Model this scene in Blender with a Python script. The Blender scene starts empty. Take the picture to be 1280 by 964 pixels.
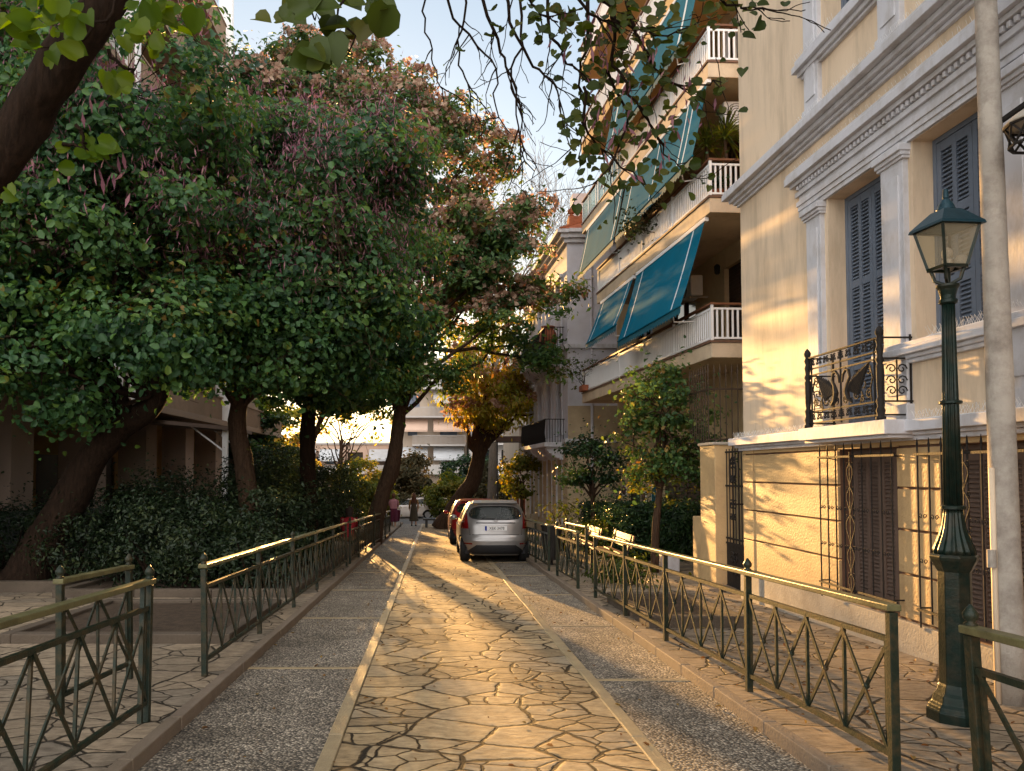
import bpy, math, random
import numpy as np
from mathutils import Vector, Matrix, noise
random.seed(7); rng = np.random.default_rng(11)
R = math.radians; PI = math.pi
scn = bpy.context.scene; COL = scn.collection
SLOPE = 0.032
def g(y):
    """height of the carriageway: the street falls gently away from the camera"""
    return -SLOPE*y if y < 60 else -SLOPE*60
WALK = 0.08
def gw(y): return g(y)+WALK
# ------------------------------------------------------------------ materials
def newmat(name):
    m = bpy.data.materials.new(name); m.use_nodes = True
    nt = m.node_tree; nt.nodes.clear()
    out = nt.nodes.new('ShaderNodeOutputMaterial')
    return m, nt, out
def N(nt, t, **kw):
    n = nt.nodes.new(t)
    for k, v in kw.items():
        if k in n.inputs: n.inputs[k].default_value = v
        else: setattr(n, k, v)
    return n
def ramp(nt, fac, stops):
    r = nt.nodes.new('ShaderNodeValToRGB'); el = r.color_ramp.elements
    while len(el) < len(stops): el.new(0.5)
    for e, (p, c) in zip(el, stops):
        e.position = p; e.color = (*c, 1) if len(c) == 3 else c
    nt.links.new(fac, r.inputs[0]); return r.outputs[0]
def sc(c, f): return tuple(min(1, v*f) for v in c)
def pm(name, col, var=.15, scale=3., rough=.75, bump=.15, bscale=40., metal=0., dirt=None, dscale=1.2, damt=.5, coat=0., stretch=(1,1,1), spec=.25):
    m, nt, out = newmat(name); L = nt.links.new
    tc = N(nt, 'ShaderNodeTexCoord'); mp = N(nt, 'ShaderNodeMapping'); mp.inputs['Scale'].default_value = stretch
    L(tc.outputs['Object'], mp.inputs[0])
    n1 = N(nt, 'ShaderNodeTexNoise', Scale=scale, Detail=8., Roughness=.65); L(mp.outputs[0], n1.inputs['Vector'])
    c = ramp(nt, n1.outputs[0], [(.3, sc(col, 1-var)), (.7, sc(col, 1+var))])
    if dirt:
        n2 = N(nt, 'ShaderNodeTexNoise', Scale=dscale, Detail=10., Roughness=.7); L(mp.outputs[0], n2.inputs['Vector'])
        f = ramp(nt, n2.outputs[0], [(.46, (0,0,0)), (.66, (damt,)*3)])
        mx = N(nt, 'ShaderNodeMix', data_type='RGBA'); L(f, mx.inputs[0]); L(c, mx.inputs[6]); mx.inputs[7].default_value = (*dirt, 1); c = mx.outputs[2]
    p = N(nt, 'ShaderNodeBsdfPrincipled', Roughness=rough, Metallic=metal)
    p.inputs['Specular IOR Level'].default_value = spec
    if coat: p.inputs['Coat Weight'].default_value = coat; p.inputs['Coat Roughness'].default_value = .08
    L(c, p.inputs['Base Color'])
    if bump:
        n3 = N(nt, 'ShaderNodeTexNoise', Scale=bscale, Detail=6.); L(mp.outputs[0], n3.inputs['Vector'])
        b = N(nt, 'ShaderNodeBump', Strength=bump, Distance=.02); L(n3.outputs[0], b.inputs['Height']); L(b.outputs[0], p.inputs['Normal'])
    L(p.outputs[0], out.inputs[0]); return m
def leafmat(name, stops, trans=.4, rough=.5, tcol=1.6):
    m, nt, out = newmat(name); L = nt.links.new
    at = N(nt, 'ShaderNodeAttribute', attribute_name='rnd')
    c = ramp(nt, at.outputs['Fac'], stops)
    p = N(nt, 'ShaderNodeBsdfPrincipled', Roughness=rough); L(c, p.inputs['Base Color']); p.inputs['Specular IOR Level'].default_value = .3
    hs = N(nt, 'ShaderNodeHueSaturation', Hue=.47, Saturation=1.15, Value=tcol); L(c, hs.inputs['Color'])
    t = N(nt, 'ShaderNodeBsdfTranslucent'); L(hs.outputs[0], t.inputs['Color'])
    mx = N(nt, 'ShaderNodeMixShader', Fac=trans); L(p.outputs[0], mx.inputs[1]); L(t.outputs[0], mx.inputs[2]); L(mx.outputs[0], out.inputs[0])
    return m
def flagmat(name, scale, c1, c2, c3, joint=(.035,.028,.02), jw=.035, bd=.02):
    m, nt, out = newmat(name); L = nt.links.new
    tc = N(nt, 'ShaderNodeTexCoord')
    wn = N(nt, 'ShaderNodeTexNoise', Scale=2.2, Detail=5., Roughness=.6); L(tc.outputs['Object'], wn.inputs['Vector'])
    vs = N(nt, 'ShaderNodeVectorMath', operation='SCALE'); vs.inputs['Scale'].default_value = .16; L(wn.outputs['Color'], vs.inputs[0])
    va = N(nt, 'ShaderNodeVectorMath', operation='ADD'); L(tc.outputs['Object'], va.inputs[0]); L(vs.outputs[0], va.inputs[1])
    mp = N(nt, 'ShaderNodeMapping'); mp.inputs['Scale'].default_value = (1., 1.25, 0.); mp.inputs['Rotation'].default_value = (0, 0, .35); L(va.outputs[0], mp.inputs[0])
    v1 = N(nt, 'ShaderNodeTexVoronoi', Scale=scale, feature='DISTANCE_TO_EDGE', voronoi_dimensions='2D'); L(mp.outputs[0], v1.inputs['Vector'])
    v2 = N(nt, 'ShaderNodeTexVoronoi', Scale=scale, feature='F1', voronoi_dimensions='2D'); L(mp.outputs[0], v2.inputs['Vector'])
    v1b = N(nt, 'ShaderNodeTexVoronoi', Scale=scale*1.8, feature='DISTANCE_TO_EDGE', voronoi_dimensions='2D'); L(mp.outputs[0], v1b.inputs['Vector'])
    sep = N(nt, 'ShaderNodeSeparateColor'); L(v2.outputs['Color'], sep.inputs[0])
    # some slabs are broken into smaller pieces
    gt = N(nt, 'ShaderNodeMath', operation='LESS_THAN'); L(sep.outputs[1], gt.inputs[0]); gt.inputs[1].default_value = .42
    ad = N(nt, 'ShaderNodeMath', operation='MULTIPLY_ADD'); L(gt.outputs[0], ad.inputs[0]); ad.inputs[1].default_value = 1.; L(v1b.outputs['Distance'], ad.inputs[2])
    mn = N(nt, 'ShaderNodeMath', operation='MINIMUM'); L(v1.outputs['Distance'], mn.inputs[0]); L(ad.outputs[0], mn.inputs[1])
    wnz = N(nt, 'ShaderNodeTexNoise', Scale=7., Detail=3.); L(tc.outputs['Object'], wnz.inputs['Vector'])
    jn = N(nt, 'ShaderNodeMath', operation='MULTIPLY_ADD'); L(wnz.outputs[0], jn.inputs[0]); jn.inputs[1].default_value = -jw*1.6; L(mn.outputs[0], jn.inputs[2])
    jm = ramp(nt, jn.outputs[0], [(0., (0,0,0)), (jw, (1,1,1))])
    base = ramp(nt, sep.outputs[0], [(0., c1), (.5, c2), (1., c3)])
    nz = N(nt, 'ShaderNodeTexNoise', Scale=9., Detail=10., Roughness=.7)
    mp2 = N(nt, 'ShaderNodeMapping'); mp2.inputs['Scale'].default_value = (1, 2.2, 1); mp2.inputs['Rotation'].default_value = (0, 0, .25); L(tc.outputs['Object'], mp2.inputs[0]); L(mp2.outputs[0], nz.inputs['Vector'])
    vr = ramp(nt, nz.outputs[0], [(.32, (.55,.52,.48)), (.68, (1.3,1.27,1.2))])
    mu = N(nt, 'ShaderNodeMix', data_type='RGBA', blend_type='MULTIPLY'); mu.inputs[0].default_value = 1.; L(base, mu.inputs[6]); L(vr, mu.inputs[7])
    mx = N(nt, 'ShaderNodeMix', data_type='RGBA'); L(jm, mx.inputs[0]); mx.inputs[6].default_value = (*joint, 1); L(mu.outputs[2], mx.inputs[7])
    p = N(nt, 'ShaderNodeBsdfPrincipled', Roughness=.72); L(mx.outputs[2], p.inputs['Base Color']); p.inputs['Specular IOR Level'].default_value = .16
    # height: rounded slabs, each at a slightly different level, cleft surface
    hr = ramp(nt, jn.outputs[0], [(0., (0,0,0)), (jw*.9, (.9,.9,.9)), (jw*2.5, (1,1,1))])
    h1 = N(nt, 'ShaderNodeMath', operation='MULTIPLY_ADD'); L(sep.outputs[2], h1.inputs[0]); h1.inputs[1].default_value = .35; L(hr, h1.inputs[2])
    h2 = N(nt, 'ShaderNodeMath', operation='MULTIPLY_ADD'); L(nz.outputs[0], h2.inputs[0]); h2.inputs[1].default_value = .55; L(h1.outputs[0], h2.inputs[2])
    b = N(nt, 'ShaderNodeBump', Strength=1., Distance=bd); L(h2.outputs[0], b.inputs['Height']); L(b.outputs[0], p.inputs['Normal'])
    L(p.outputs[0], out.inputs[0]); return m
def gravelmat(name, c1, c2, scale=55.):
    m, nt, out = newmat(name); L = nt.links.new
    tc = N(nt, 'ShaderNodeTexCoord')
    v = N(nt, 'ShaderNodeTexVoronoi', Scale=scale, feature='F1', voronoi_dimensions='2D'); L(tc.outputs['Object'], v.inputs['Vector'])
    sep = N(nt, 'ShaderNodeSeparateColor'); L(v.outputs['Color'], sep.inputs[0])
    base = ramp(nt, sep.outputs[0], [(0., c1), (.6, c2), (.9, sc(c2, 1.7)), (1., sc(c2, 2.4))])
    ed = ramp(nt, v.outputs['Distance'], [(.25, (1,1,1)), (.6, (.3,.3,.3))])
    mu = N(nt, 'ShaderNodeMix', data_type='RGBA', blend_type='MULTIPLY'); mu.inputs[0].default_value = 1.; L(base, mu.inputs[6]); L(ed, mu.inputs[7])
    n2 = N(nt, 'ShaderNodeTexNoise', Scale=1.6, Detail=9., Roughness=.7); L(tc.outputs['Object'], n2.inputs['Vector'])
    st = ramp(nt, n2.outputs[0], [(.35, (.6,.58,.55)), (.65, (1.25,1.25,1.25))])
    m2 = N(nt, 'ShaderNodeMix', data_type='RGBA', blend_type='MULTIPLY'); m2.inputs[0].default_value = 1.; L(mu.outputs[2], m2.inputs[6]); L(st, m2.inputs[7])
    p = N(nt, 'ShaderNodeBsdfPrincipled', Roughness=.7); L(m2.outputs[2], p.inputs['Base Color'])
    hr = ramp(nt, v.outputs['Distance'], [(.1, (1,1,1)), (.6, (0,0,0))])
    b = N(nt, 'ShaderNodeBump', Strength=.9, Distance=.006); L(hr, b.inputs['Height']); L(b.outputs[0], p.inputs['Normal'])
    L(p.outputs[0], out.inputs[0]); return m
def barkmat(name, c1, c2):
    m, nt, out = newmat(name); L = nt.links.new
    tc = N(nt, 'ShaderNodeTexCoord'); mp = N(nt, 'ShaderNodeMapping'); mp.inputs['Scale'].default_value = (6, 6, 1.3); L(tc.outputs['Object'], mp.inputs[0])
    n1 = N(nt, 'ShaderNodeTexNoise', Scale=4., Detail=10., Roughness=.75); L(mp.outputs[0], n1.inputs['Vector'])
    v = N(nt, 'ShaderNodeTexVoronoi', Scale=2.6, feature='DISTANCE_TO_EDGE'); L(mp.outputs[0], v.inputs['Vector'])
    c = ramp(nt, n1.outputs[0], [(.3, c1), (.7, c2)])
    p = N(nt, 'ShaderNodeBsdfPrincipled', Roughness=.95); p.inputs['Specular IOR Level'].default_value = .1; L(c, p.inputs['Base Color'])
    h = N(nt, 'ShaderNodeMath', operation='ADD'); L(n1.outputs[0], h.inputs[0]); L(v.outputs['Distance'], h.inputs[1])
    b = N(nt, 'ShaderNodeBump', Strength=1., Distance=.035); L(h.outputs[0], b.inputs['Height']); L(b.outputs[0], p.inputs['Normal'])
    L(p.outputs[0], out.inputs[0]); return m
def glassmat(name, tint=(.02,.025,.03), rough=.06):
    m, nt, out = newmat(name)
    p = N(nt, 'ShaderNodeBsdfPrincipled', Roughness=rough); p.inputs['Base Color'].default_value = (*tint, 1); p.inputs['Specular IOR Level'].default_value = .9
    nt.links.new(p.outputs[0], out.inputs[0]); return m
def clearglass(name, tint, alpha=.35):
    m, nt, out = newmat(name); L = nt.links.new
    p = N(nt, 'ShaderNodeBsdfPrincipled', Roughness=.15); p.inputs['Base Color'].default_value = (*tint, 1)
    t = N(nt, 'ShaderNodeBsdfTransparent'); t.inputs[0].default_value = (.9,.9,.85,1)
    mx = N(nt, 'ShaderNodeMixShader', Fac=alpha); L(t.outputs[0], mx.inputs[1]); L(p.outputs[0], mx.inputs[2]); L(mx.outputs[0], out.inputs[0]); return m
M = dict(
 stucco=pm('stucco_cream', (.72,.575,.42), .06, 1.6, .60, .18, 60, dirt=(.42,.33,.23), dscale=2.4, damt=.7, stretch=(1,1,.16), spec=.1),
 rustic=pm('stucco_rustic', (.56,.39,.20), .10, 2.2, .56, .30, 35, dirt=(.34,.23,.13), dscale=1.3, damt=.6, spec=.16),
 plinth=pm('plinth_grey', (.40,.36,.30), .12, 2., .8, .3, 40, dirt=(.2,.17,.14), dscale=1.8),
 trim=pm('trim_white', (.57,.575,.615), .06, 3., .6, .12, 40, dirt=(.33,.30,.27), dscale=3.5, damt=.55, stretch=(1,1,.5)),
 shutter=pm('shutter_blue', (.125,.155,.205), .08, 4., .5, .05, 60),
 shutter2=pm('shutter_brown', (.14,.10,.08), .1, 4., .6, .05, 60),
 iron=pm('iron_black', (.020,.017,.015), .3, 20., .7, .2, 80),
 iron2=pm('iron_rusty', (.06,.04,.025), .4, 12., .7, .2, 60),
 railpaint=pm('rail_green', (.014,.024,.016), .25, 9., .42, .15, 70, dirt=(.09,.05,.02), dscale=9., damt=.6, metal=.1),
 railtop=pm('rail_olive', (.13,.12,.055), .25, 9., .40, .15, 70, dirt=(.05,.04,.02), dscale=5., damt=.6),
 lampgreen=pm('lamp_green', (.007,.017,.013), .3, 15., .33, .12, 60, metal=.2, dirt=(.07,.05,.03), dscale=6., damt=.4),
 lampteal=pm('lamp_hood', (.012,.04,.055), .25, 15., .4, .1, 60, metal=.2),
 concrete=pm('pole_concrete', (.42,.38,.33), .12, 5., .85, .3, 90, dirt=(.16,.13,.11), dscale=3., damt=.7),
 kerb=pm('kerb_stone', (.20,.155,.115), .18, 6., .8, .4, 50, dirt=(.15,.12,.08), dscale=3.),
 kerbdark=pm('bed_kerb', (.10,.078,.058), .25, 6., .9, .5, 40, dirt=(.04,.03,.02), dscale=3.), strip=pm('marble_strip', (.36,.28,.165), .15, 6., .45, .3, 60, dirt=(.2,.15,.1), dscale=4.),
 flag=flagmat('flagstones_street', 2.1, (.23,.175,.11), (.44,.335,.20), (.31,.26,.19), joint=(.035,.027,.018), jw=.024, bd=.024),
 flag2=flagmat('flagstones_walk', 1.7, (.22,.18,.135), (.31,.25,.185), (.19,.165,.135), jw=.016, bd=.012),
 gravel=gravelmat('washed_aggregate', (.12,.10,.08), (.30,.255,.195)),
 soil=pm('soil', (.055,.038,.025), .4, 8., .95, .8, 25),
 asphalt=pm('asphalt', (.10,.095,.09), .15, 3., .8, .3, 80),
 earth=pm('ground_earth', (.16,.13,.10), .2, 2., .9, .3, 20),
 b2wall=pm('render_yellow', (.52,.40,.23), .08, 1.5, .8, .2, 50, dirt=(.3,.22,.14), dscale=1.),
 b2wall2=pm('render_white', (.62,.55,.45), .06, 1.5, .8, .2, 50, dirt=(.35,.3,.24), dscale=1.),
 slab=pm('balcony_slab', (.60,.48,.34), .08, 2., .75, .15, 50, dirt=(.33,.25,.17), dscale=1.5),
 slabdark=pm('balcony_edge_tile', (.16,.09,.06), .2, 3., .6, .1, 50),
 soffit_sunlit=pm('soffit_sun_ochre', (.62,.42,.20), .07, 2., .8, .1, 50),  # orange sunlight put into the colour of the upper balcony slabs
 white=pm('painted_white_metal', (.78,.78,.78), .04, 5., .4, .03, 50),
 wood=pm('handrail_wood', (.16,.07,.035), .3, 5., .5, .2, 40, stretch=(1,.2,1)),
 teal=pm('awning_teal', (.006,.115,.19), .12, 2.5, .9, .0, 200, dirt=(.02,.12,.17), dscale=1.5, spec=.02),
 tealdk=pm('awning_valance', (.008,.09,.13), .15, 3., .75, .1, 120),
 stripe=pm('awning_stripe', (.5,.62,.7), .08, 3., .6, .05, 80),
 door=pm('door_dark', (.045,.025,.018), .25, 5., .5, .15, 50, stretch=(1,1,.2)),
 glass=glassmat('window_glass'),
 greenglass=clearglass('balcony_glass', (.12,.3,.27), .5),
 lampglass=clearglass('lamp_glass', (.50,.42,.28), .34),
 b3wall=pm('render_bluewhite', (.60,.60,.66), .06, 1.5, .8, .2, 50, dirt=(.4,.38,.38), dscale=1.),
 b3base=pm('base_ochre', (.46,.36,.23), .1, 2., .8, .25, 40, dirt=(.25,.19,.12), dscale=1.2),
 tile=pm('roof_tile', (.30,.10,.05), .25, 6., .85, .4, 30),
 far1=pm('far_render', (.42,.35,.28), .08, .7, .8, .1, 20), far2=pm('far_render_pink', (.50,.36,.28), .08, .7, .8, .1, 20),
 farwhite=pm('far_white', (.40,.385,.37), .05, 2., .7, .05, 20), farawn=pm('far_awning', (.42,.44,.46), .1, 2., .8, .05, 20),
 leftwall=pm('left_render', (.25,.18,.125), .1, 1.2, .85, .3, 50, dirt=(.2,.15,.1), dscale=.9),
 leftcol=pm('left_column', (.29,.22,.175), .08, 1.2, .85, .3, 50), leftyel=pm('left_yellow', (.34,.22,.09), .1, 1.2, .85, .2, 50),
 marbledk=pm('left_dado', (.07,.075,.075), .3, 3., .5, .05, 50),
 bark=barkmat('bark_dark', (.010,.007,.005), (.045,.027,.018)), bark2=barkmat('bark_warm', (.030,.019,.013), (.10,.062,.04)),
 barkgrey=barkmat('bark_grey', (.10,.085,.07), (.22,.19,.16)),
 leafA=leafmat('leaf_judas', [(0,(.020,.056,.030)),(.4,(.045,.115,.042)),(.7,(.08,.17,.042)),(.93,(.13,.21,.04)),(1,(.26,.17,.05))], .38, .42),
 leafB=leafmat('leaf_silk', [(0,(.026,.065,.026)),(.5,(.055,.12,.032)),(.85,(.11,.17,.04)),(1,(.22,.15,.04))], .4, .5),
 leafNear=leafmat('leaf_near', [(0,(.045,.095,.006)),(.5,(.075,.14,.008)),(1,(.12,.18,.012))], .55, .45, 2.2),
 leafOlive=leafmat('leaf_branch', [(0,(.028,.048,.008)),(.6,(.055,.085,.012)),(1,(.10,.10,.018))], .4, .5),
 leafC=leafmat('leaf_citrus', [(0,(.012,.03,.012)),(.6,(.022,.055,.018)),(1,(.045,.09,.02))], .28, .35),
 leafY=leafmat('leaf_yellow', [(0,(.06,.09,.018)),(.5,(.12,.15,.025)),(1,(.24,.2,.035))], .5, .5),
 leafG=leafmat('leaf_gold', [(0,(.16,.20,.035)),(.4,(.30,.31,.05)),(.75,(.44,.36,.08)),(1,(.48,.33,.15))], .7, .5),
 leafD=leafmat('leaf_shrub', [(0,(.010,.020,.009)),(.6,(.018,.036,.014)),(1,(.045,.06,.02))], .22, .45),
 leafT=leafmat('leaf_tan', [(0,(.05,.055,.025)),(.6,(.085,.075,.035)),(1,(.14,.11,.05))], .35, .6),
 pods=leafmat('seed_pods', [(0,(.16,.06,.09)),(.6,(.32,.14,.18)),(1,(.44,.24,.24))], .3, .5, 1.3),
 bloom=leafmat('blossom', [(0,(.26,.16,.11)),(.6,(.42,.29,.20)),(1,(.55,.42,.31))], .4, .7, 1.3),
 leafDry=leafmat('fallen_leaves', [(0,(.12,.06,.02)),(.6,(.2,.11,.03)),(1,(.26,.19,.05))], .2, .7),
)
# ------------------------------------------------------------------ mesh builder
class MB:
    def __init__(s): s.v = []; s.f = []; s.sm = False
    def quad(s, a, b, c, d):
        n = len(s.v); s.v += [tuple(a), tuple(b), tuple(c), tuple(d)]; s.f.append((n, n+1, n+2, n+3))
    def poly(s, pts):
        n = len(s.v); s.v += [tuple(p) for p in pts]; s.f.append(tuple(range(n, n+len(pts))))
    def hexa(s, P):
        n = len(s.v); s.v += [tuple(p) for p in P]
        for q in ((0,3,2,1),(4,5,6,7),(0,1,5,4),(1,2,6,5),(2,3,7,6),(3,0,4,7)): s.f.append(tuple(n+i for i in q))
    def box(s, x0, x1, y0, y1, z0, z1):
        s.hexa([(x0,y0,z0),(x1,y0,z0),(x1,y1,z0),(x0,y1,z0),(x0,y0,z1),(x1,y0,z1),(x1,y1,z1),(x0,y1,z1)])
    def bar(s, p0, p1, w, h=None, up=(0,0,1)):
        h = h or w; p0 = Vector(p0); p1 = Vector(p1); d = (p1-p0).normalized(); u = Vector(up)
        if abs(d.dot(u)) > .98: u = Vector((0,1,0))
        a = d.cross(u).normalized(); b = a.cross(d).normalized(); a *= w/2; b *= h/2
        s.hexa([p0-a-b, p0+a-b, p0+a+b, p0-a+b, p1-a-b, p1+a-b, p1+a+b, p1-a+b])
    def tube(s, pts, rads, n=8, cap=True, nz=0., nzs=3.):
        pts = [Vector(p) for p in pts]
        if not hasattr(rads, '__len__'): rads = [rads]*len(pts)
        base = len(s.v); ref = None
        for i, p in enumerate(pts):
            d = (pts[min(i+1, len(pts)-1)]-pts[max(i-1, 0)])
            d = d.normalized() if d.length > 1e-9 else Vector((0,0,1))
            if ref is None:
                ref = Vector((1,0,0)) if abs(d.x) < .8 else Vector((0,1,0))
            a = (ref-d*ref.dot(d)).normalized(); ref = a; b = d.cross(a)
            for k in range(n):
                t = 2*PI*k/n; q = p+(a*math.cos(t)+b*math.sin(t))*rads[i]
                if nz: q = p+(q-p)*(1+nz*noise.noise(q*nzs)+nz*.6*noise.noise(Vector((q.x*9, q.y*9, q.z*2.4))))
                s.v.append(tuple(q))
        for i in range(len(pts)-1):
            for k in range(n):
                a0 = base+i*n+k; a1 = base+i*n+(k+1) % n; s.f.append((a0, a1, a1+n, a0+n))
        if cap:
            s.f.append(tuple(base+k for k in range(n))[::-1]); s.f.append(tuple(base+(len(pts)-1)*n+k for k in range(n)))
    def lathe(s, cx, cy, prof, n=24, flute=0, fa=0., square=False):
        base = len(s.v)
        for z, r in prof:
            for k in range(n):
                t = 2*PI*(k+.5)/n; rr = r
                if flute: rr = r*(1-fa*(.5+.5*math.cos(t*flute)))
                s.v.append((cx+rr*math.cos(t), cy+rr*math.sin(t), z))
        for i in range(len(prof)-1):
            for k in range(n):
                a0 = base+i*n+k; a1 = base+i*n+(k+1) % n; s.f.append((a0, a1, a1+n, a0+n))
        s.f.append(tuple(base+k for k in range(n))[::-1]); s.f.append(tuple(base+(len(prof)-1)*n+k for k in range(n)))
    def sphere(s, c, r, n=10, m=6, sz=1.):
        s.lathe(c[0], c[1], [(c[2]-r*sz*math.cos(PI*(i+.001)/m)*.999, max(.0005, r*math.sin(PI*i/m))) for i in range(m+1)], n)
    def build(s, name, mat, parent=None, smooth=False, rnd=None, bevel=0.):
        me = bpy.data.meshes.new(name); off = parent_off(parent)
        me.from_pydata([(x-off[0], y-off[1], z-off[2]) for x, y, z in s.v], [], s.f)
        me.materials.append(M[mat] if isinstance(mat, str) else mat)
        if smooth: me.polygons.foreach_set('use_smooth', [True]*len(me.polygons))
        o = bpy.data.objects.new(name, me); COL.objects.link(o)
        if parent is not None: o.parent = parent
        if bevel:
            b = o.modifiers.new('bevel', 'BEVEL'); b.width = bevel; b.segments = 2; b.limit_method = 'ANGLE'
        return o
def parent_off(p):
    off = Vector((0,0,0))
    while p is not None: off += p.location; p = p.parent
    return off
def tag(o, label=None, cat=None, group=None, kind=None):
    if label: o['label'] = label
    if cat: o['category'] = cat
    if group: o['group'] = group
    if kind: o['kind'] = kind
    return o
def thing(name, loc, label, cat, group=None):
    o = bpy.data.objects.new(name, None); COL.objects.link(o); o.location = loc; o.empty_display_size = .2
    return tag(o, label, cat, group)
def copytree(o, parent=None):
    c = o.copy(); COL.objects.link(c); c.parent = parent
    for ch in list(o.children): copytree(ch, c)
    return c
def structure(mb, name, mat, **k): return tag(mb.build(name, mat, **k), kind='structure')
# facade frame: u along the wall, z up, d outwards
class Facade:
    def __init__(s, ox, oy, ux, uy, nx, ny):
        l = math.hypot(ux, uy); s.o = (ox, oy); s.u = (ux/l, uy/l)
        n = (-s.u[1], s.u[0])
        if n[0]*nx+n[1]*ny < 0: n = (-n[0], -n[1])
        s.n = n
    def p(s, u, z, d=0.): return (s.o[0]+s.u[0]*u+s.n[0]*d, s.o[1]+s.u[1]*u+s.n[1]*d, z)
    def box(s, mb, u0, u1, z0, z1, d0, d1):
        P = s.p; mb.hexa([P(u0,z0,d0), P(u1,z0,d0), P(u1,z0,d1), P(u0,z0,d1), P(u0,z1,d0), P(u1,z1,d0), P(u1,z1,d1), P(u0,z1,d1)])
    def wall(s, mb, u0, u1, z0, z1, ops, d=0., depth=.3):
        us = sorted({u0, u1, *[o[0] for o in ops], *[o[1] for o in ops]}); zs = sorted({z0, z1, *[o[2] for o in ops], *[o[3] for o in ops]})
        us = [u for u in us if u0 <= u <= u1]; zs = [z for z in zs if z0 <= z <= z1]
        for a, b in zip(us, us[1:]):
            for c, e in zip(zs, zs[1:]):
                mu, mz = (a+b)/2, (c+e)/2
                if any(o[0] < mu < o[1] and o[2] < mz < o[3] for o in ops): continue
                mb.quad(s.p(a,c,d), s.p(b,c,d), s.p(b,e,d), s.p(a,e,d))
        for a, b, c, e in ops:
            for q in (((a,c),(a,e)), ((b,c),(b,e)), ((a,c),(b,c)), ((a,e),(b,e))):
                (ua, za), (ub, zb) = q
                mb.quad(s.p(ua,za,d), s.p(ub,zb,d), s.p(ub,zb,d-depth), s.p(ua,za,d-depth))
    def tube(s, mb, pts, r, n=5): mb.tube([s.p(*q) for q in pts], r, n)
def spiral(c, r0, turns, a0, n=14, flip=1):
    return [(c[0]+flip*r0*(1-i/n*.8)*math.cos(a0+turns*2*PI*i/n), c[1]+r0*(1-i/n*.8)*math.sin(a0+turns*2*PI*i/n)) for i in range(n+1)]
# ------------------------------------------------------------------ foliage
def leaf_mesh(name, pos, nrm, size, mat, parent, aspect=.8, kind='hex', hang=None, seed=0, curl=.18, rndv=None):
    """many leaves in one mesh; pos (n,3), nrm (n,3) leaf facing directions"""
    r = np.random.default_rng(seed+5); n = len(pos)
    if n == 0: return None
    nrm = nrm/np.maximum(1e-6, np.linalg.norm(nrm, axis=1, keepdims=True))
    t = r.normal(size=(n,3)) if hang is None else np.tile(np.array(hang, float), (n,1))+r.normal(size=(n,3))*.35
    t -= nrm*np.sum(t*nrm, axis=1, keepdims=True); t /= np.maximum(1e-6, np.linalg.norm(t, axis=1, keepdims=True)); b = np.cross(nrm, t)
    s = size*(.5+1.0*r.random(n))
    if kind == 'hex':
        T = np.array([(-.5,0,0),(-.22,.42,curl),(.22,.36,curl),(.55,0,-.05),(.22,-.36,curl),(-.22,-.42,curl)]); F = [(0,3,2,1),(0,5,4,3)]
    elif kind == 'heart':
        T = np.array([(-.42,0,0),(-.52,.22,.10),(-.34,.46,.20),(.0,.52,.22),(.34,.30,.10),(.56,0,-.14),(.34,-.30,.14),(0,-.52,.26),(-.34,-.46,.22),(-.52,-.22,.10)]); F = [(0,5,4,3,2,1),(0,9,8,7,6,5)]
    elif kind == 'quad':
        T = np.array([(-.5,-.5,0),(.5,-.4,.1),(.5,.4,-.1),(-.5,.5,0)]); F = [(0,1,2,3)]
    else:
        T = np.array([(-.5,0,0),(0,.5,.05),(.5,0,0),(0,-.5,.05)]); F = [(0,1,2,3)]
    m = len(T); T = T*np.array([1, aspect, 1])
    V = pos[:,None,:]+s[:,None,None]*(T[None,:,0:1]*t[:,None,:]+T[None,:,1:2]*b[:,None,:]+T[None,:,2:3]*nrm[:,None,:])
    V = V.reshape(-1,3)-np.array(parent_off(parent))[None,:]
    k = len(F[0]); nf = n*len(F)
    idx = (np.arange(n)[:,None,None]*m+np.array(F)[None]).reshape(-1)
    me = bpy.data.meshes.new(name); me.vertices.add(len(V)); me.vertices.foreach_set('co', V.astype(np.float32).ravel())
    me.loops.add(len(idx)); me.loops.foreach_set('vertex_index', idx.astype(np.int32)); me.polygons.add(nf)
    me.polygons.foreach_set('loop_start', (np.arange(nf)*k).astype(np.int32)); me.polygons.foreach_set('loop_total', np.full(nf, k, np.int32))
    at = me.attributes.new('rnd', 'FLOAT', 'POINT'); rv = r.random(n) if rndv is None else np.clip(rndv+r.normal(size=n)*.16, 0, 1)
    at.data.foreach_set('value', np.repeat(rv, m).astype(np.float32))
    me.update(calc_edges=True); me.materials.append(M[mat])
    o = bpy.data.objects.new(name, me); COL.objects.link(o)
    if parent is not None: o.parent = parent
    return o
def clump_points(ells, nclump, r, size_lo=.35, size_hi=.75, shell=.75):
    """clump centres spread through a union of ellipsoids, biased to the outside"""
    C = []
    w = np.array([e[3]*e[4]*e[5] for e in ells])**.7; w /= w.sum()
    for i in range(nclump):
        e = ells[r.choice(len(ells), p=w)]
        d = r.normal(size=3); d /= np.linalg.norm(d); rad = r.random()**(1/3) if r.random() > shell else .78+.25*r.random()
        C.append((e[0]+d[0]*rad*e[3], e[1]+d[1]*rad*e[4], e[2]+d[2]*rad*e[5], size_lo+(size_hi-size_lo)*r.random(), d))
    return C
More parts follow.
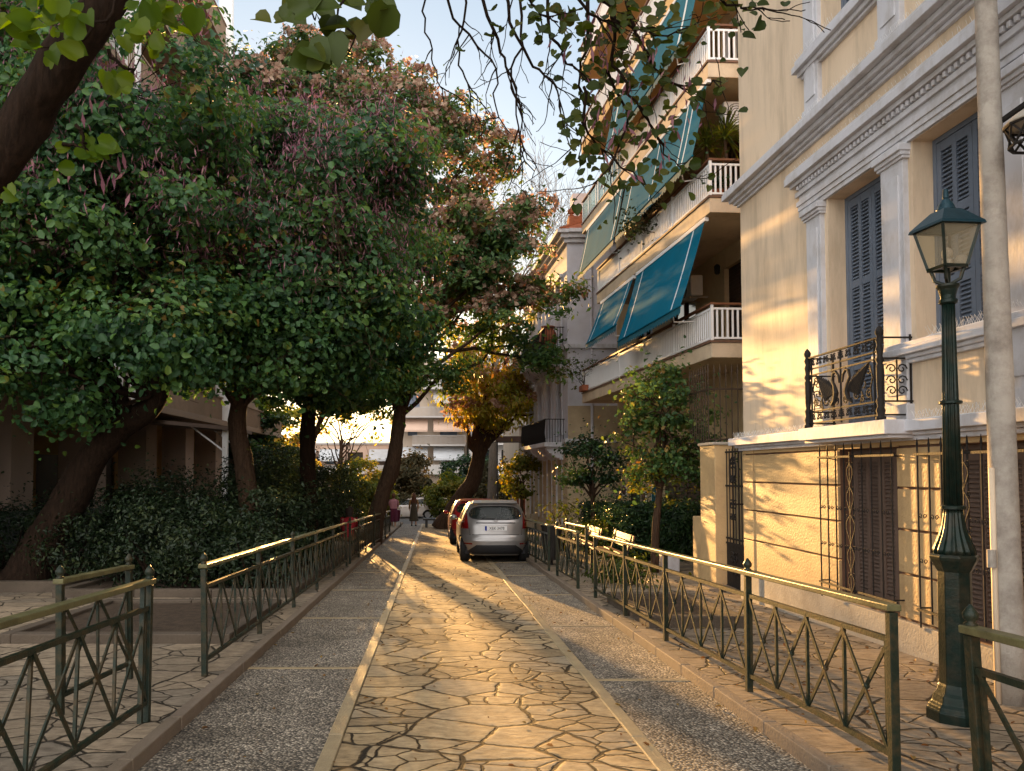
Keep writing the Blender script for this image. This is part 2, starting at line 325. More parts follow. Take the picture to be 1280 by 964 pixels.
def leaves_on(C, per, r, up=.5, flat=.6):
    P = []; Nn = []; RV = []
    for cx, cy, cz, s, d in C:
        n = max(4, int(per*s*s/.3)); q = r.normal(size=(n,3)); q /= np.linalg.norm(q, axis=1, keepdims=True)
        rad = s*(.25+.85*r.random((n,1))**.8); p = q*rad*np.array([1.15,1.15,flat*.85])+np.array([cx,cy,cz])
        far_ = r.random(n) < .16; p[far_] += r.normal(size=(int(far_.sum()),3))*.28
        nn = q*.7+np.array(d)*.5+np.array([0,0,up])+r.normal(size=(n,3))*.45
        P.append(p); Nn.append(nn); RV.append(np.full(n, r.random()*.75+.08))
    return np.vstack(P), np.vstack(Nn), np.concatenate(RV)
def curve(p0, p1, sag, n=6, jit=.0, rr=random):
    p0 = Vector(p0); p1 = Vector(p1); s = Vector(sag); L = (p1-p0).length; out = []
    for i in range(n+1):
        t = i/n; q = p0.lerp(p1, t)+s*(4*t*(1-t))
        if 0 < i < n: q += Vector((rr.uniform(-1,1), rr.uniform(-1,1), rr.uniform(-1,1)))*jit*L
        out.append(q)
    return out
def grow(mb, p, d, L, r, depth, rr, tips, spread=.6, droop=0., nseg=4, kids=3, sides=5, minr=.003):
    pts = [Vector(p)]; d = Vector(d).normalized()
    for i in range(nseg):
        d = (d+Vector((rr.gauss(0,1), rr.gauss(0,1), rr.gauss(0,1)))*.16+Vector((0,0,-droop))).normalized()
        pts.append(pts[-1]+d*(L/nseg))
    mb.tube(pts, [max(minr, r*(1-.55*i/nseg)) for i in range(nseg+1)], sides, cap=False)
    if depth == 0: tips.append((pts[-1], d)); return
    for k in range(kids):
        i = rr.randint(max(1, nseg-3), nseg) if k else nseg
        a = Vector((rr.gauss(0,1), rr.gauss(0,1), rr.gauss(0,1)))
        nd = (d+a*spread*.6+Vector((0,0,.12-droop))).normalized()
        grow(mb, pts[i], nd, L*rr.uniform(.6,.85), max(minr, r*.45*(1.15 if k == 0 else .85)), depth-1, rr, tips, spread, droop, nseg, kids, max(3, sides-1), minr)
# ================================================================== ground
def strip(name, x0, x1, ys, dz, mat, nx=1):
    mb = MB()
    for a, b in zip(ys, ys[1:]):
        xa, xb = (x0(a), x0(b)) if callable(x0) else (x0, x0); xc, xd = (x1(a), x1(b)) if callable(x1) else (x1, x1)
        mb.quad((xa,a,g(a)+dz), (xc,a,g(a)+dz), (xd,b,g(b)+dz), (xb,b,g(b)+dz))
    return structure(mb, name, mat)
YS = [-12, 0, 20, 40, 60]
strip('ground', -60, 70, [-40, 0, 60, 700], -.03, 'earth')
# the street: flagstone middle between two marble strips, washed aggregate lanes outside
strip('road', -.60, 1.30, [-12, 0, 20, 42], 0, 'flag')
strip('aggregate_lane', -1.72, -.70, [-12, 0, 20, 42], .002, 'gravel')
strip('aggregate_lane', 1.40, 2.20, [-12, 0, 20, 42], .002, 'gravel')
def kerbrun(name, x0, x1, y0, y1, h, step, mat='kerb', lo=-.06):
    mb = MB(); y = y0; k = 0
    while y < y1:
        e = min(y+step*(.85+.3*random.random()), y1); j = random.uniform(-.006, .006)
        mb.hexa([(x0+j,y+.004,g(y)+lo),(x1+j,y+.004,g(y)+lo),(x1+j,e-.004,g(e)+lo),(x0+j,e-.004,g(e)+lo),
                 (x0+j,y+.004,g(y)+h),(x1+j,y+.004,g(y)+h),(x1+j,e-.004,g(e)+h),(x0+j,e-.004,g(e)+h)]); y = e
    o = structure(mb, name, mat); b = o.modifiers.new('bevel', 'BEVEL'); b.width = .008; b.segments = 2
kerbrun('stone_strip', -.70, -.60, -12, 42, .012, 1.1, 'strip')
kerbrun('stone_strip', 1.30, 1.40, -12, 42, .012, 1.1, 'strip')
kerbrun('kerb', -1.81, -1.72, -12, 42, WALK+.012, .9)
kerbrun('kerb', 2.20, 2.29, -12, 42, WALK+.012, .9)
mb = MB()
for y in (1.4, 4.2, 7.05, 9.9, 12.8, 15.7, 18.6, 21.5, 24.4, 27.3, 30.2): mb.box(-1.72, -.70, y, y+.055, g(y)-.02, g(y)+.007)
structure(mb, 'lane_divider', 'strip')
mb = MB()
for y in (.9, 3.7, 6.6, 9.3, 12.2, 15.1, 18.0, 20.9, 23.8, 26.7): mb.box(1.40, 2.20, y, y+.055, g(y)-.02, g(y)+.007)
structure(mb, 'lane_divider', 'strip')
strip('pavement', -9.9, -1.81, [-12, 0, 20, 42], WALK, 'flag2')
strip('pavement', 2.29, 9.0, [-12, 0, 20, 42], WALK, 'flag2')
strip('cross_street', -60, 70, [42, 60, 76], -.012, 'asphalt')
# ================================================================== planting beds on the left
def bed(name, pts, h, label, soil_h=.06, w=.14):
    t = thing(name, (pts[0][0], pts[0][1], gw(pts[0][1])), label, 'planting bed')
    mb = MB(); n = len(pts)
    for i in range(n):
        a, b = pts[i], pts[(i+1) % n]; L = math.dist(a, b); d = ((b[0]-a[0])/L, (b[1]-a[1])/L)
        k = max(1, int(L/.95))
        for j in range(k):
            s0, s1 = L*j/k+(w/2+.001 if j == 0 else .004), L*(j+1)/k-(.004 if j < k-1 else -w/2)
            p = (a[0]+d[0]*s0, a[1]+d[1]*s0); q = (a[0]+d[0]*s1, a[1]+d[1]*s1)
            nx, ny = -d[1]*w/2, d[0]*w/2
            zz = [gw(p[1]), gw(q[1])]
            mb.hexa([(p[0]-nx,p[1]-ny,zz[0]-.05),(q[0]-nx,q[1]-ny,zz[1]-.05),(q[0]+nx,q[1]+ny,zz[1]-.05),(p[0]+nx,p[1]+ny,zz[0]-.05),
                     (p[0]-nx,p[1]-ny,zz[0]+h),(q[0]-nx,q[1]-ny,zz[1]+h),(q[0]+nx,q[1]+ny,zz[1]+h),(p[0]+nx,p[1]+ny,zz[0]+h)])
    mb.build('kerb', 'kerbdark', t, bevel=.012)
    x0 = min(p[0] for p in pts); x1 = max(p[0] for p in pts); y0 = min(p[1] for p in pts); y1 = max(p[1] for p in pts)
    sb = MB(); ny = max(4, int((y1-y0)/.4)); nx = max(4, int((x1-x0)/.4)); G = {}
    for i in range(nx+1):
        for j in range(ny+1):
            x = x0+(x1-x0)*i/nx; y = y0+(y1-y0)*j/ny
            sb.v.append((x, y, gw(y)+soil_h+.035*noise.noise(Vector((x*2.3, y*2.3, 0))))); G[i,j] = len(sb.v)-1
    for i in range(nx):
        for j in range(ny): sb.f.append((G[i,j], G[i+1,j], G[i+1,j+1], G[i,j+1]))
    sb.build('soil', 'soil', t, smooth=True)
    return t
bed('planting_bed', [(-2.16,7.9),(-2.16,10.4),(-4.4,10.4),(-4.4,7.9)], .10, 'low stone-kerbed bed of bare soil nearest the viewer behind the long left railing')
bed('planting_bed', [(-2.16,11.4),(-2.16,29),(-5.6,29),(-5.6,11.4)], .12, 'long stone-kerbed bed full of dark shrubs behind the left railing')
bed('planting_bed', [(-5.85,12.0),(-5.85,26),(-9.6,26),(-9.6,12.0)], .17, 'stone-kerbed bed along the left building with the thick leaning tree')
bed('planting_bed', [(2.52,8.8),(2.52,10.8),(3.5,10.8),(3.5,8.8)], .14, 'small stone-kerbed empty bed behind the right-hand railing')
# ================================================================== railings
def railing(p0, p1, nposts, label, group='green iron railings along the pavements', h=.92, lean=(0,0), posts=None, base=gw, cat='railing', finial_at=(0,), doublepost=False):
    """p0 -> p1 at the foot; lean = sideways shift of the top"""
    P0 = Vector((p0[0], p0[1], 0)); P1 = Vector((p1[0], p1[1], 0)); D = P1-P0; L = D.length; u = D/L
    t = thing('railing', (p0[0], p0[1], base(p0[1])), label, cat, group)
    ts = posts or [i/(nposts-1) for i in range(nposts)]
    def pt(s, z): q = P0+D*s; return Vector((q.x+lean[0]*z/h, q.y+lean[1]*z/h, base(q.y)+z))
    for i, s in enumerate(ts):
        mb = MB(); mb.bar(pt(s, 0), pt(s, h-.03), .046, .046, up=tuple(u)); po = mb.build('post', 'railpaint', t, bevel=.004)
        if i in finial_at:
            f = MB(); c = pt(s, h+.02); f.lathe(c.x, c.y, [(c.z-.015,.02),(c.z,.030),(c.z+.010,.016),(c.z+.025,.030),(c.z+.045,.033),(c.z+.070,.018),(c.z+.088,.004)], 12); f.build('finial', 'railpaint', po, smooth=True)
        if doublepost and i == len(ts)-1:
            mb = MB(); s2 = s-.055/L*1.9; mb.bar(pt(s2, .02), pt(s2, h-.03), .03, .03, up=tuple(u)); mb.build('post', 'railpaint', t)
    mb = MB(); mb.bar(pt(-.03/L, h-.005), pt(1+.03/L, h-.005), .078, .036); mb.build('top_rail', 'railtop', t, bevel=.006)
    for a, b in zip(ts, ts[1:]):
        mb = MB(); e = .03/L; a2, b2 = a+e, b-e; zt, zb = h-.18, .13
        mb.bar(pt(a2, zt), pt(b2, zt), .032, .030); mb.bar(pt(a2, zb), pt(b2, zb), .032, .030)
        n = max(1, round((b2-a2)*L/.47))
        for k in range(n+1):
            s = a2+(b2-a2)*(k/n) if 0 < k < n else (a2+.02/L if k == 0 else b2-.02/L)
            mb.bar(pt(s, zb), pt(s, zt), .018, .018, up=tuple(u))
            if k < n:
                s1 = a2+(b2-a2)*((k+1)/n)
                mb.bar(pt(s, zb+.01), pt(s1, zt-.01), .024, .010, up=(u.y,-u.x,0)); mb.bar(pt(s, zt-.01)+Vector((u.y,-u.x,0))*.012, pt(s1, zb+.01)+Vector((u.y,-u.x,0))*.012, .024, .010, up=(u.y,-u.x,0))
                c = pt((s+s1)/2, (zb+zt)/2); mb.sphere(c, .020, 8, 6)
        mb.build('panel', 'railpaint', t)
    return t
railing((-2.02,1.2),(-1.93,5.15), 3, 'nearest green railing on the left, leaning and cut off by the left picture edge', lean=(-.05,.16), finial_at=(2,), doublepost=True)
railing((-1.93,6.45),(-1.86,16.2), 6, 'long green railing on the left in front of the shrubs, its near end open', lean=(-.03,.04), finial_at=(0,2))
railing((-1.86,16.8),(-1.80,22.0), 4, 'middle far railing on the left beyond the long one, in front of the shrubs')
railing((-1.78,22.6),(-1.66,28.4), 4, 'farthest railing on the left, by the leaning trunk and the walkers')
railing((-2.58,5.3),(-2.52,6.35), 2, 'short green railing behind the nearest left one, standing on the flagstones', lean=(-.04,.05), finial_at=(0,1))
railing((2.38,11.3),(2.46,4.12), 5, 'long green railing on the right from the small stone bed to the lamp post', posts=[0, .235, .46, .745, 1.], finial_at=(3,), lean=(0,0))
railing((2.44,3.42),(2.46,.4), 3, 'nearest green railing on the right, cut off by the right picture edge', finial_at=(0,), lean=(-.03,.02))
railing((2.30,14.3),(2.33,12.4), 2, 'short green railing on the right standing alone between two gaps')
railing((2.24,18.9),(2.28,15.2), 3, 'green railing on the right beside the silver car')
railing((2.85,16.4),(2.85,14.3), 2, 'short green railing set back from the kerb beside the farther bench')
# ================================================================== lamp post
lx, ly = 3.54, 5.2; lz = gw(ly)
t = thing('street_lamp', (lx, ly, lz), 'dark green fluted iron lamp post with a square glass lantern, beside the concrete pole', 'street lamp')
mb = MB()
def oct_(mb, prof, n=8): mb.lathe(lx, ly, [(lz+z, r) for z, r in prof], n)
oct_(mb, [(-.03,.185),(.07,.185),(.075,.175),(.10,.170),(.12,.150),(.17,.140),(.19,.122),(.23,.112),(.245,.106),(1.0,.100),(1.02,.112),(1.05,.125),(1.08,.142),(1.105,.148),(1.12,.132)])
mb.build('pedestal', 'lampgreen', t, bevel=.006)
mb = MB(); mb.lathe(lx, ly, [(lz+z, r) for z, r in [(1.12,.130),(1.15,.128),(1.19,.112),(1.24,.092),(1.30,.075),(1.38,.062),(1.42,.058)]], 64, flute=16, fa=.16); mb.build('base_flare', 'lampgreen', t, smooth=True)
mb = MB(); mb.lathe(lx, ly, [(lz+z, r) for z, r in [(1.42,.068),(1.425,.080),(1.445,.080),(1.45,.066)]], 32); mb.build('collar', 'lampgreen', t); mb = MB(); mb.lathe(lx, ly, [(lz+z, r) for z, r in [(2.14,.058),(2.145,.070),(2.16,.070),(2.165,.056)]], 32); mb.build('collar', 'lampgreen', t); mb = MB()
mb.lathe(lx, ly, [(lz+z, r) for z, r in [(2.83,.045),(2.84,.056),(2.86,.056),(2.865,.046),(2.89,.048),(2.93,.058),(2.95,.07),(2.965,.07),(2.97,.03)]], 32); mb.build('collar', 'lampgreen', t, smooth=False)
mb = MB(); mb.lathe(lx, ly, [(lz+z, r) for z, r in [(1.42,.058),(2.14,.050),(2.165,.049),(2.83,.040)]], 96, flute=12, fa=.16); mb.build('shaft', 'lampgreen', t, smooth=True)
zb = lz+2.97
mb = MB()
for k in range(4):
    a = PI/4+k*PI/2+.09; c, s = math.cos(a), math.sin(a)
    mb.tube([(lx+.02*c,ly+.02*s,zb), (lx+.075*c,ly+.075*s,zb+.03), (lx+.085*c,ly+.085*s,zb+.07), (lx+.10*c,ly+.10*s,zb+.11)], .011, 6)
mb.tube([(lx,ly,zb),(lx,ly,zb+.16)], .016, 6); mb.build('bracket', 'lampgreen', t)
A0 = .09; zc = zb+.11
def sq(r, z, a0=A0): return [(lx+r*math.cos(PI/4+k*PI/2+a0), ly+r*math.sin(PI/4+k*PI/2+a0), z) for k in range(4)]
lo, hi = sq(.112, zc), sq(.19, zc+.28)
mb = MB()
for k in range(4):
    mb.bar(lo[k], hi[k], .018); mb.bar(lo[k], lo[(k+1) % 4], .022); mb.bar(hi[k], hi[(k+1) % 4], .02)
mb.build('lantern_frame', 'lampgreen', t)
mb = MB()
for k in range(4):
    mb.quad(lo[k], lo[(k+1) % 4], hi[(k+1) % 4], hi[k])
mb.build('glass_pane', 'lampglass', t)
e0, e1, e2 = sq(.228, zc+.275), sq(.22, zc+.295), sq(.09, zc+.40)
mb = MB()
for k in range(4):
    j = (k+1) % 4; mb.quad(e0[k], e0[j], e1[j], e1[k]); mb.quad(e1[k], e1[j], e2[j], e2[k])
mb.poly(e0); mb.poly(e2)
mb.lathe(lx, ly, [(zc+z, r) for z, r in [(.395,.058),(.408,.06),(.42,.054),(.445,.045),(.475,.027),(.485,.017),(.49,.020),(.55,.016),(.555,.004)]], 20)
mb.build('hood', 'lampteal', t)
mb = MB(); mb.tube([(lx,ly,zc),(lx,ly,zc+.06)], .03, 10); mb.sphere((lx,ly,zc+.10), .035, 12, 8, 1.3); mb.sphere((lx+.08,ly-.03,zc+.04), .05, 7, 5); mb.sphere((lx+.05,ly+.05,zc+.03), .04, 7, 5); mb.build('bulb', 'concrete', t, smooth=True)
# ================================================================== concrete pole + second luminaire
px_, py_ = 4.22, 5.62
t = thing('utility_pole', (px_, py_, gw(py_)), 'weathered grey concrete utility pole in front of the cream building', 'utility pole')
mb = MB(); z0 = gw(py_)-.03; mb.tube([(px_-.006*i, py_, z0+9*i/16) for i in range(17)], [.100-.0032*i for i in range(17)], 28, nz=.02, nzs=4); mb.build('shaft', 'concrete', t, smooth=True)
mb = MB(); mb.tube([(px_-.11,py_-.02,z0+.0),(px_-.118,py_-.02,z0+1.75)], .02, 8); mb.build('conduit', 'stucco', t, smooth=True)
mb = MB(); mb.tube([(px_-.14,py_-.03,z0+1.02),(px_-.14,py_-.03,z0+1.15)], .03, 10); mb.build('junction_box', 'concrete', t)
mb = MB(); mb.tube([(px_+.04,py_-.11,z0+1.03),(px_+.35,py_-.05,z0+1.0),(px_+.6,py_,z0+1.01)], .006, 5); mb.build('cable', 'iron', t)
qx, qy, qz = 4.20, 5.20, 4.02
t = thing('pole_lantern', (qx, qy, qz), 'open lattice lantern with pale domed top, high beside the concrete pole', 'lantern')
mb = MB(); mb.lathe(qx, qy, [(qz+z, r) for z, r in [(-.005,.20),(0,.205),(.02,.19),(.06,.15),(.10,.09),(.12,.03)]], 28); mb.build('dome', 'plinth', t, smooth=True)
mb = MB()
for k in range(10):
    a, b = 2*PI*k/10, 2*PI*(k+1)/10
    P = lambda a, r, z: (qx+r*math.cos(a), qy+r*math.sin(a), qz+z)
    mb.bar(P(a,.19,-.01), P(b,.17,-.15), .012); mb.bar(P(b,.19,-.01), P(a,.17,-.15), .012); mb.bar(P(a,.17,-.15), P(b,.17,-.15), .016); mb.bar(P(a,.195,-.01), P(b,.195,-.01), .016)
mb.build('lattice', 'iron', t)
mb = MB(); mb.tube([(qx,qy,qz-.14),(qx,qy,qz-.06)], .055, 14); mb.build('lamp_housing', 'iron', t)
mb = MB(); mb.bar((qx,qy,qz+.11), (qx,qy,qz+.2), .03); mb.bar((qx,qy,qz+.19), (4.24,py_,qz+.19), .03); mb.build('arm', 'iron', t)
# ================================================================== near house on the right
F1 = Facade(4.56, 0, 0, 1, -1, 0)
H = thing('neoclassical_house', (4.56, 11.2, gw(11.2)), 'cream neoclassical house on the right with white cornices, blue shutters and iron balcony', 'house')
U0, U1 = -6.0, 11.2; TOP = 10.6
gops = [(7.50,8.60,.16,1.83), (5.80,6.86,.16,1.83), (4.20,5.20,.16,1.83), (2.5,3.5,.16,1.83), (.8,1.8,.16,1.83)]
bays = [8.70-1.55*k for k in range(9)]       # left edge of each opening
uops = []
for k, b in enumerate(bays):
    a = b-1.05
    if a < -5.6: continue
    uops.append((a, b, 2.07 if k == 0 else 2.82, 4.74)); uops.append((a, b, 6.66, 8.66))
mb = MB()
F1.wall(mb, U0, U1, 2.0, TOP, uops, 0, .27)
E = Facade(4.56, 11.2, 1, 0, 0, 1); E.wall(mb, 0, 10, -.8, TOP, [])
E2 = Facade(4.56, -6, 1, 0, 0, -1); E2.wall(mb, 0, 10, -.3, TOP, [])
mb.quad((4.56,-6,TOP),(14.56,-6,TOP),(14.56,11.2,TOP),(4.56,11.2,TOP))
mb.build('upper_wall', 'stucco', H)
mb = MB(); F1.wall(mb, U0, U1, -.6, 2.0, gops, -.03, .25)
mb.build('joint_wall', 'slabdark', H)
mb = MB()
cz = [.165, .60, 1.025, 1.43, 1.83, 2.0]
for z0_, z1_ in zip(cz, cz[1:]):
    us = [U0]+[v for o in sorted(gops) for v in (o[0], o[1])]+[U1]
    for a, b in zip(us[::2], us[1::2]):
        e = .012
        if b == U1: F1.box(mb, a, b-.34, z0_+e, z1_-e, -.035, 0); F1.box(mb, b-.335, b+.012, z0_+e-.004, z1_-e+.004, -.035, .012)
        else: F1.box(mb, a, b, z0_+e, z1_-e, -.035, 0)
for o in gops: F1.box(mb, o[0], o[1], 1.835, 1.995, -.03, -.002)
mb.build('ground_floor_wall', 'rustic', H, bevel=.006)
mb = MB(); F1.box(mb, U0, U1+.03, -.7, .15, -.1, .035); F1.box(mb, U1-.6, U1+.05, -.7, .13, -.1, .055); mb.build('plinth', 'plinth', H, bevel=.008)
# ledge with cyma below it
def moulding(u0, u1, prof, name='cornice', mat='trim', ends=True):
    """prof: (z0, z1, d1) steps"""
    mb = MB()
    for z0_, z1_, d1 in prof: F1.box(mb, u0, u1+(d1*.9 if ends else 0), z0_, z1_, -.02, d1)
    return mb.build(name, mat, H, bevel=.007)
moulding(U0, U1, [(1.885,1.93,.06),(1.93,1.965,.10),(1.965,2.07,.17)], 'ledge')
moulding(U0, U1, [(5.52,5.56,.04),(5.56,5.60,.08),(5.60,5.66,.13),(5.66,5.75,.21),(5.75,5.79,.19)], 'cornice')
moulding(U0, U1, [(9.4,9.46,.06),(9.46,9.54,.12),(9.54,9.62,.2),(9.62,9.74,.3)], 'cornice')
mb = MB()
for z0_, z1_, d1 in [(4.745,4.80,.035),(4.80,4.86,.050),(4.86,4.92,.065),(4.98,5.04,.075),(5.10,5.15,.12),(5.15,5.24,.17),(5.24,5.28,.155)]: F1.box(mb, U0, 9.28+d1*.9, z0_, z1_, -.02, d1)
F1.box(mb, U0, 9.30, 4.92, 5.10, -.02, .045)
u = U0
while u < 9.30: F1.box(mb, u, u+.038, 5.045, 5.095, .045, .10); u += .075
mb.build('entablature', 'trim', H, bevel=.004)
# pilasters
def pilaster(uc, w, z0_, z1_, h):
    mb = MB(); F1.box(mb, uc-w/2, uc+w/2, z0_, z1_, -.02, .055); F1.box(mb, uc-w/2+.06, uc+w/2-.06, z0_+.25, z1_-.28, .05, .068)
    F1.box(mb, uc-w/2-.02, uc+w/2+.02, z0_, z0_+.16, -.02, .075)
    for a, b, d in ((.14,.11,.075),(.11,.07,.095),(.07,.0,.12)): F1.box(mb, uc-w/2-d*.4, uc+w/2+d*.4, z1_-a, z1_-b, -.02, d)
    mb.build('pilaster', 'trim', h, bevel=.005)
for k, b in enumerate(bays):
    uc = b+.25 if k == 0 else b+.25
    if k == 0: pilaster(uc, .33, 2.075, 4.74, H); pilaster(uc, .33, 5.80, 8.9, H)
    else: pilaster(uc, .36, 2.075, 4.74, H); pilaster(uc, .36, 5.80, 8.9, H)
# sill bands
moulding(U0, bays[1]+.46, [(2.62,2.66,.045),(2.66,2.70,.07),(2.70,2.77,.11),(2.77,2.82,.09)], 'sill_band')
moulding(U0, bays[0]+.46, [(6.40,6.44,.045),(6.44,6.50,.08),(6.50,6.58,.13),(6.58,6.655,.10)], 'sill_band')
# shutters
def shutter(parent, u0, u1, z0_, z1_, d, ncol, rows, mat='shutter', slat=.042):
    mb = MB(); w = u1-u0; st = .055; cw = (w-st*(ncol+1))/ncol; zs = [z0_]
    tot = sum(rows); H_ = z1_-z0_-st*1.6*(len(rows)+1); z = z0_
    F1.box(mb, u0, u1, z, z+st*1.6, d-.02, d+.02); z += st*1.6
    for rr_ in rows:
        h = H_*rr_/tot
        for c in range(ncol):
            a = u0+st+c*(cw+st); F1.box(mb, a, a+cw, z, z+h, d-.022, d-.012)
            zz = z+.015
            while zz < z+h-.02:
                mb.hexa([F1.p(a,zz,d+.016),F1.p(a+cw,zz,d+.016),F1.p(a+cw,zz+.026,d-.01),F1.p(a,zz+.026,d-.01),F1.p(a,zz+.008,d+.018),F1.p(a+cw,zz+.008,d+.018),F1.p(a+cw,zz+.034,d-.008),F1.p(a,zz+.034,d-.008)]); zz += slat
        F1.box(mb, u0, u1, z+h, z+h+st*1.6, d-.02, d+.02); z += h+st*1.6
    for c in range(ncol+1):
        a = u0+c*(cw+st); F1.box(mb, a, a+st, z0_, z1_, d-.019, d+.023)
    mb.build('shutter', mat, parent)
def win1(o, door=False, mat='shutter', rows=(1.,1.6,1.6), ncol=2, depth=.25):
    a, b, z0_, z1_ = o; fr = MB(); w = .05
    F1.box(fr, a, a+w, z0_, z1_, -depth-.02, -depth+.06); F1.box(fr, b-w, b, z0_, z1_, -depth-.02, -depth+.06); F1.box(fr, a+w, b-w, z1_-w, z1_, -depth-.02, -depth+.06)
    F1.box(fr, a+w, b-w, z0_, z0_+w, -depth-.02, -depth+.06)
    F1.box(fr, a, b, z0_, z1_, -depth-.05, -depth-.03)
    f = fr.build('window', mat, H, bevel=.004)
    m = (a+b)/2
    shutter(f, a+w+.003, m-.003, z0_+w, z1_-w-.005, -depth+.03, ncol, rows, mat); shutter(f, m+.003, b-w-.003, z0_+w, z1_-w-.005, -depth+.03, ncol, rows, mat)
for i, o in enumerate(uops):
    if o[1] < 2.5: continue
    win1(o)
for o in gops[:4]: win1(o, mat='shutter2', rows=(1.,), ncol=2, depth=.22)
# window grilles with scrollwork
def grille(a, b, z0_, z1_):
    mb = MB(); d = .10; n = 8
    for i in range(n+1):
        u = a+(b-a)*i/n; F1.tube(mb, [(u,z0_-(.06 if i in (0,n) else 0),d),(u,z1_+.04,d)], .0085, 6); F1.tube(mb, [(u,z1_+.03,d),(u,z1_+.10,d)], [.012,.002], 5)
    for z in (z0_+.10, z1_-.05): mb.bar(F1.p(a-.05,z,d), F1.p(b+.05,z,d), .016, .022)
    for u, z in ((a,z0_+.12),(b,z0_+.12),(a,z1_-.06),(b,z1_-.06)): mb.bar(F1.p(u,z,d), F1.p(u,z,-.02), .014)
    gr = mb.build('window_grille', 'iron', H)
    sm = MB(); uc = (a+b)/2+.03; dd = d+.015
    for zc_ in (z1_-.62, z0_+.55):
        for i in range(n):
            u = a+(b-a)*(i+.5)/n
            for fl in (1,-1): F1.tube(sm, [(p[0],p[1],dd) for p in spiral((u+fl*.03, zc_), .028, 1.1, 0, 9, fl)], .0045, 4)
    zz = z1_-.12
    for k, (h, r) in enumerate(((.26,.05),(.30,.06),(.34,.075),(.30,.06),(.24,.05))):
        for fl in (1,-1):
            pts = [(uc,zz,dd),(uc+fl*r,zz-h*.25,dd),(uc+fl*r*1.1,zz-h*.45,dd),(uc+fl*r*.3,zz-h*.8,dd),(uc,zz-h,dd)]; F1.tube(sm, pts, .006, 5)
            F1.tube(sm, [(p[0],p[1],dd) for p in spiral((uc+fl*r*.9, zz-h*.1), .03, 1.2, 1, 9, fl)], .005, 4)
        zz -= h*.98
    F1.tube(sm, [(uc,z1_,dd),(uc,zz,dd)], .007, 5); sm.build('scrollwork', 'iron', gr)
for a, b in ((7.42,8.80),(5.70,7.02),(4.10,5.35),(2.4,3.6)): grille(a, b, .22, 1.80)
# bird spikes
def spikes(u0, u1, z, d, step=.028, h=.085):
    mb = MB(); F1.box(mb, u0, u1, z, z+.006, d-.02, d+.02); u = u0
    while u < u1:
        for dx in (-.035, .035):
            a = F1.p(u,z,d); b = F1.p(u+random.uniform(-.03,.03), z+h*random.uniform(.8,1.1), d+dx); mb.tube([a,b], .0016, 3, cap=False)
        u += step
    mb.build('bird_spikes', 'white', H)
spikes(8.7, 11.3, 2.072, .10); spikes(3.6, 7.05, 2.072, .10); spikes(3.6, 6.9, 2.822, .05); spikes(7.1, 9.1, 5.79, .12); spikes(3, 7.1, 5.79, .12); spikes(8.4, 9.3, 6.66, .06); spikes(4.5, 9.3, 5.28, .08, .06)
# balcony
bal = MB(); F1.box(bal, 7.08, 8.76, 1.94, 2.078, -.01, .36); F1.box(bal, 7.12, 8.72, 1.905, 1.94, -.01, .31)
bal = bal.build('balcony', 'trim', H, bevel=.008)
def rpost(u, d):
    mb = MB(); c = F1.p(u, 0, d)
    prof = [(2.078,.045),(2.11,.045),(2.12,.03),(2.17,.042),(2.21,.028),(2.27,.036),(2.30,.024),(2.36,.030),(2.60,.034),(2.62,.024),(2.65,.038),(2.69,.024),(2.76,.034),(2.80,.022),(2.84,.036),(2.88,.022),(2.90,.034),(2.93,.038),(2.96,.024),(2.985,.004)]
    mb.lathe(c[0], c[1], prof, 16); return mb
for u, d in ((7.22,.31),(8.62,.31)): rpost(u, d).build('railing_post', 'iron', bal, smooth=True)
mb = MB(); d = .31; a, b = 7.25, 8.59
for z, w in ((2.87,.03),(2.74,.016),(2.67,.016),(2.26,.016),(2.13,.022)): mb.bar(F1.p(a,z,d), F1.p(b,z,d), w, .016)
for z in (2.87,2.67,2.26,2.13):
    for u in (7.22, 8.62): mb.bar(F1.p(u,z,.30), F1.p(u,z,0), .016)
m = (a+b)/2
for u in (m, a+.06, b-.06): F1.tube(mb, [(u,2.1,d),(u,2.87,d)], .011, 6)
for z, n, r in ((2.805,9,.030),(2.195,9,.032)):
    for i in range(n):
        u = a+(b-a)*(i+.5)/n
        for fl in (1,-1):
            for fz in (1,-1): F1.tube(mb, [(p[0],p[1],d) for p in spiral((u+fl*.028, z+fz*.018), r*.8, 1.2, .6*fz, 9, fl)], .006, 4)
for fl in (1,-1):                      # swan-necked winged scrolls on either side of the middle bar
    def W(x, z): return (m+fl*x, z, d)
    F1.tube(mb, [W(.03,2.52),(W(.05,2.60)),W(.10,2.645),W(.15,2.63),W(.17,2.56),W(.13,2.50),W(.10,2.42),W(.13,2.34),W(.2,2.30)], [.010,.014,.016,.016,.014,.018,.03,.026,.01], 7)
    for k in range(7):                 # wing feathers
        s = k/6; mb.tube([F1.p(*W(.14+.03*k, 2.42-.01*k)), F1.p(*W(.2+.045*k, 2.50+.02*k)), F1.p(*W(.26+.048*k, 2.58+.012*k+.02*s))], [.014,.016,.004], 6)
    for c, r, tn in (((.09,2.33),.05,1.3),((.30,2.36),.06,1.4),((.42,2.46),.065,1.4),((.52,2.35),.055,1.3),((.52,2.58),.05,1.3),((.20,2.31),.03,1.2),((.41,2.31),.035,1.2)):
        F1.tube(mb, [(m+fl*q[0], q[1], d) for q in spiral(c, r, tn, 1.2, 12, 1)], .0075, 5)
    F1.tube(mb, [W(.36,2.27),W(.40,2.36),W(.34,2.46),W(.42,2.55),W(.5,2.63)], .008, 5)
    F1.tube(mb, [W(.56,2.27),W(.54,2.4),W(.58,2.5),W(.54,2.62)], .008, 5)
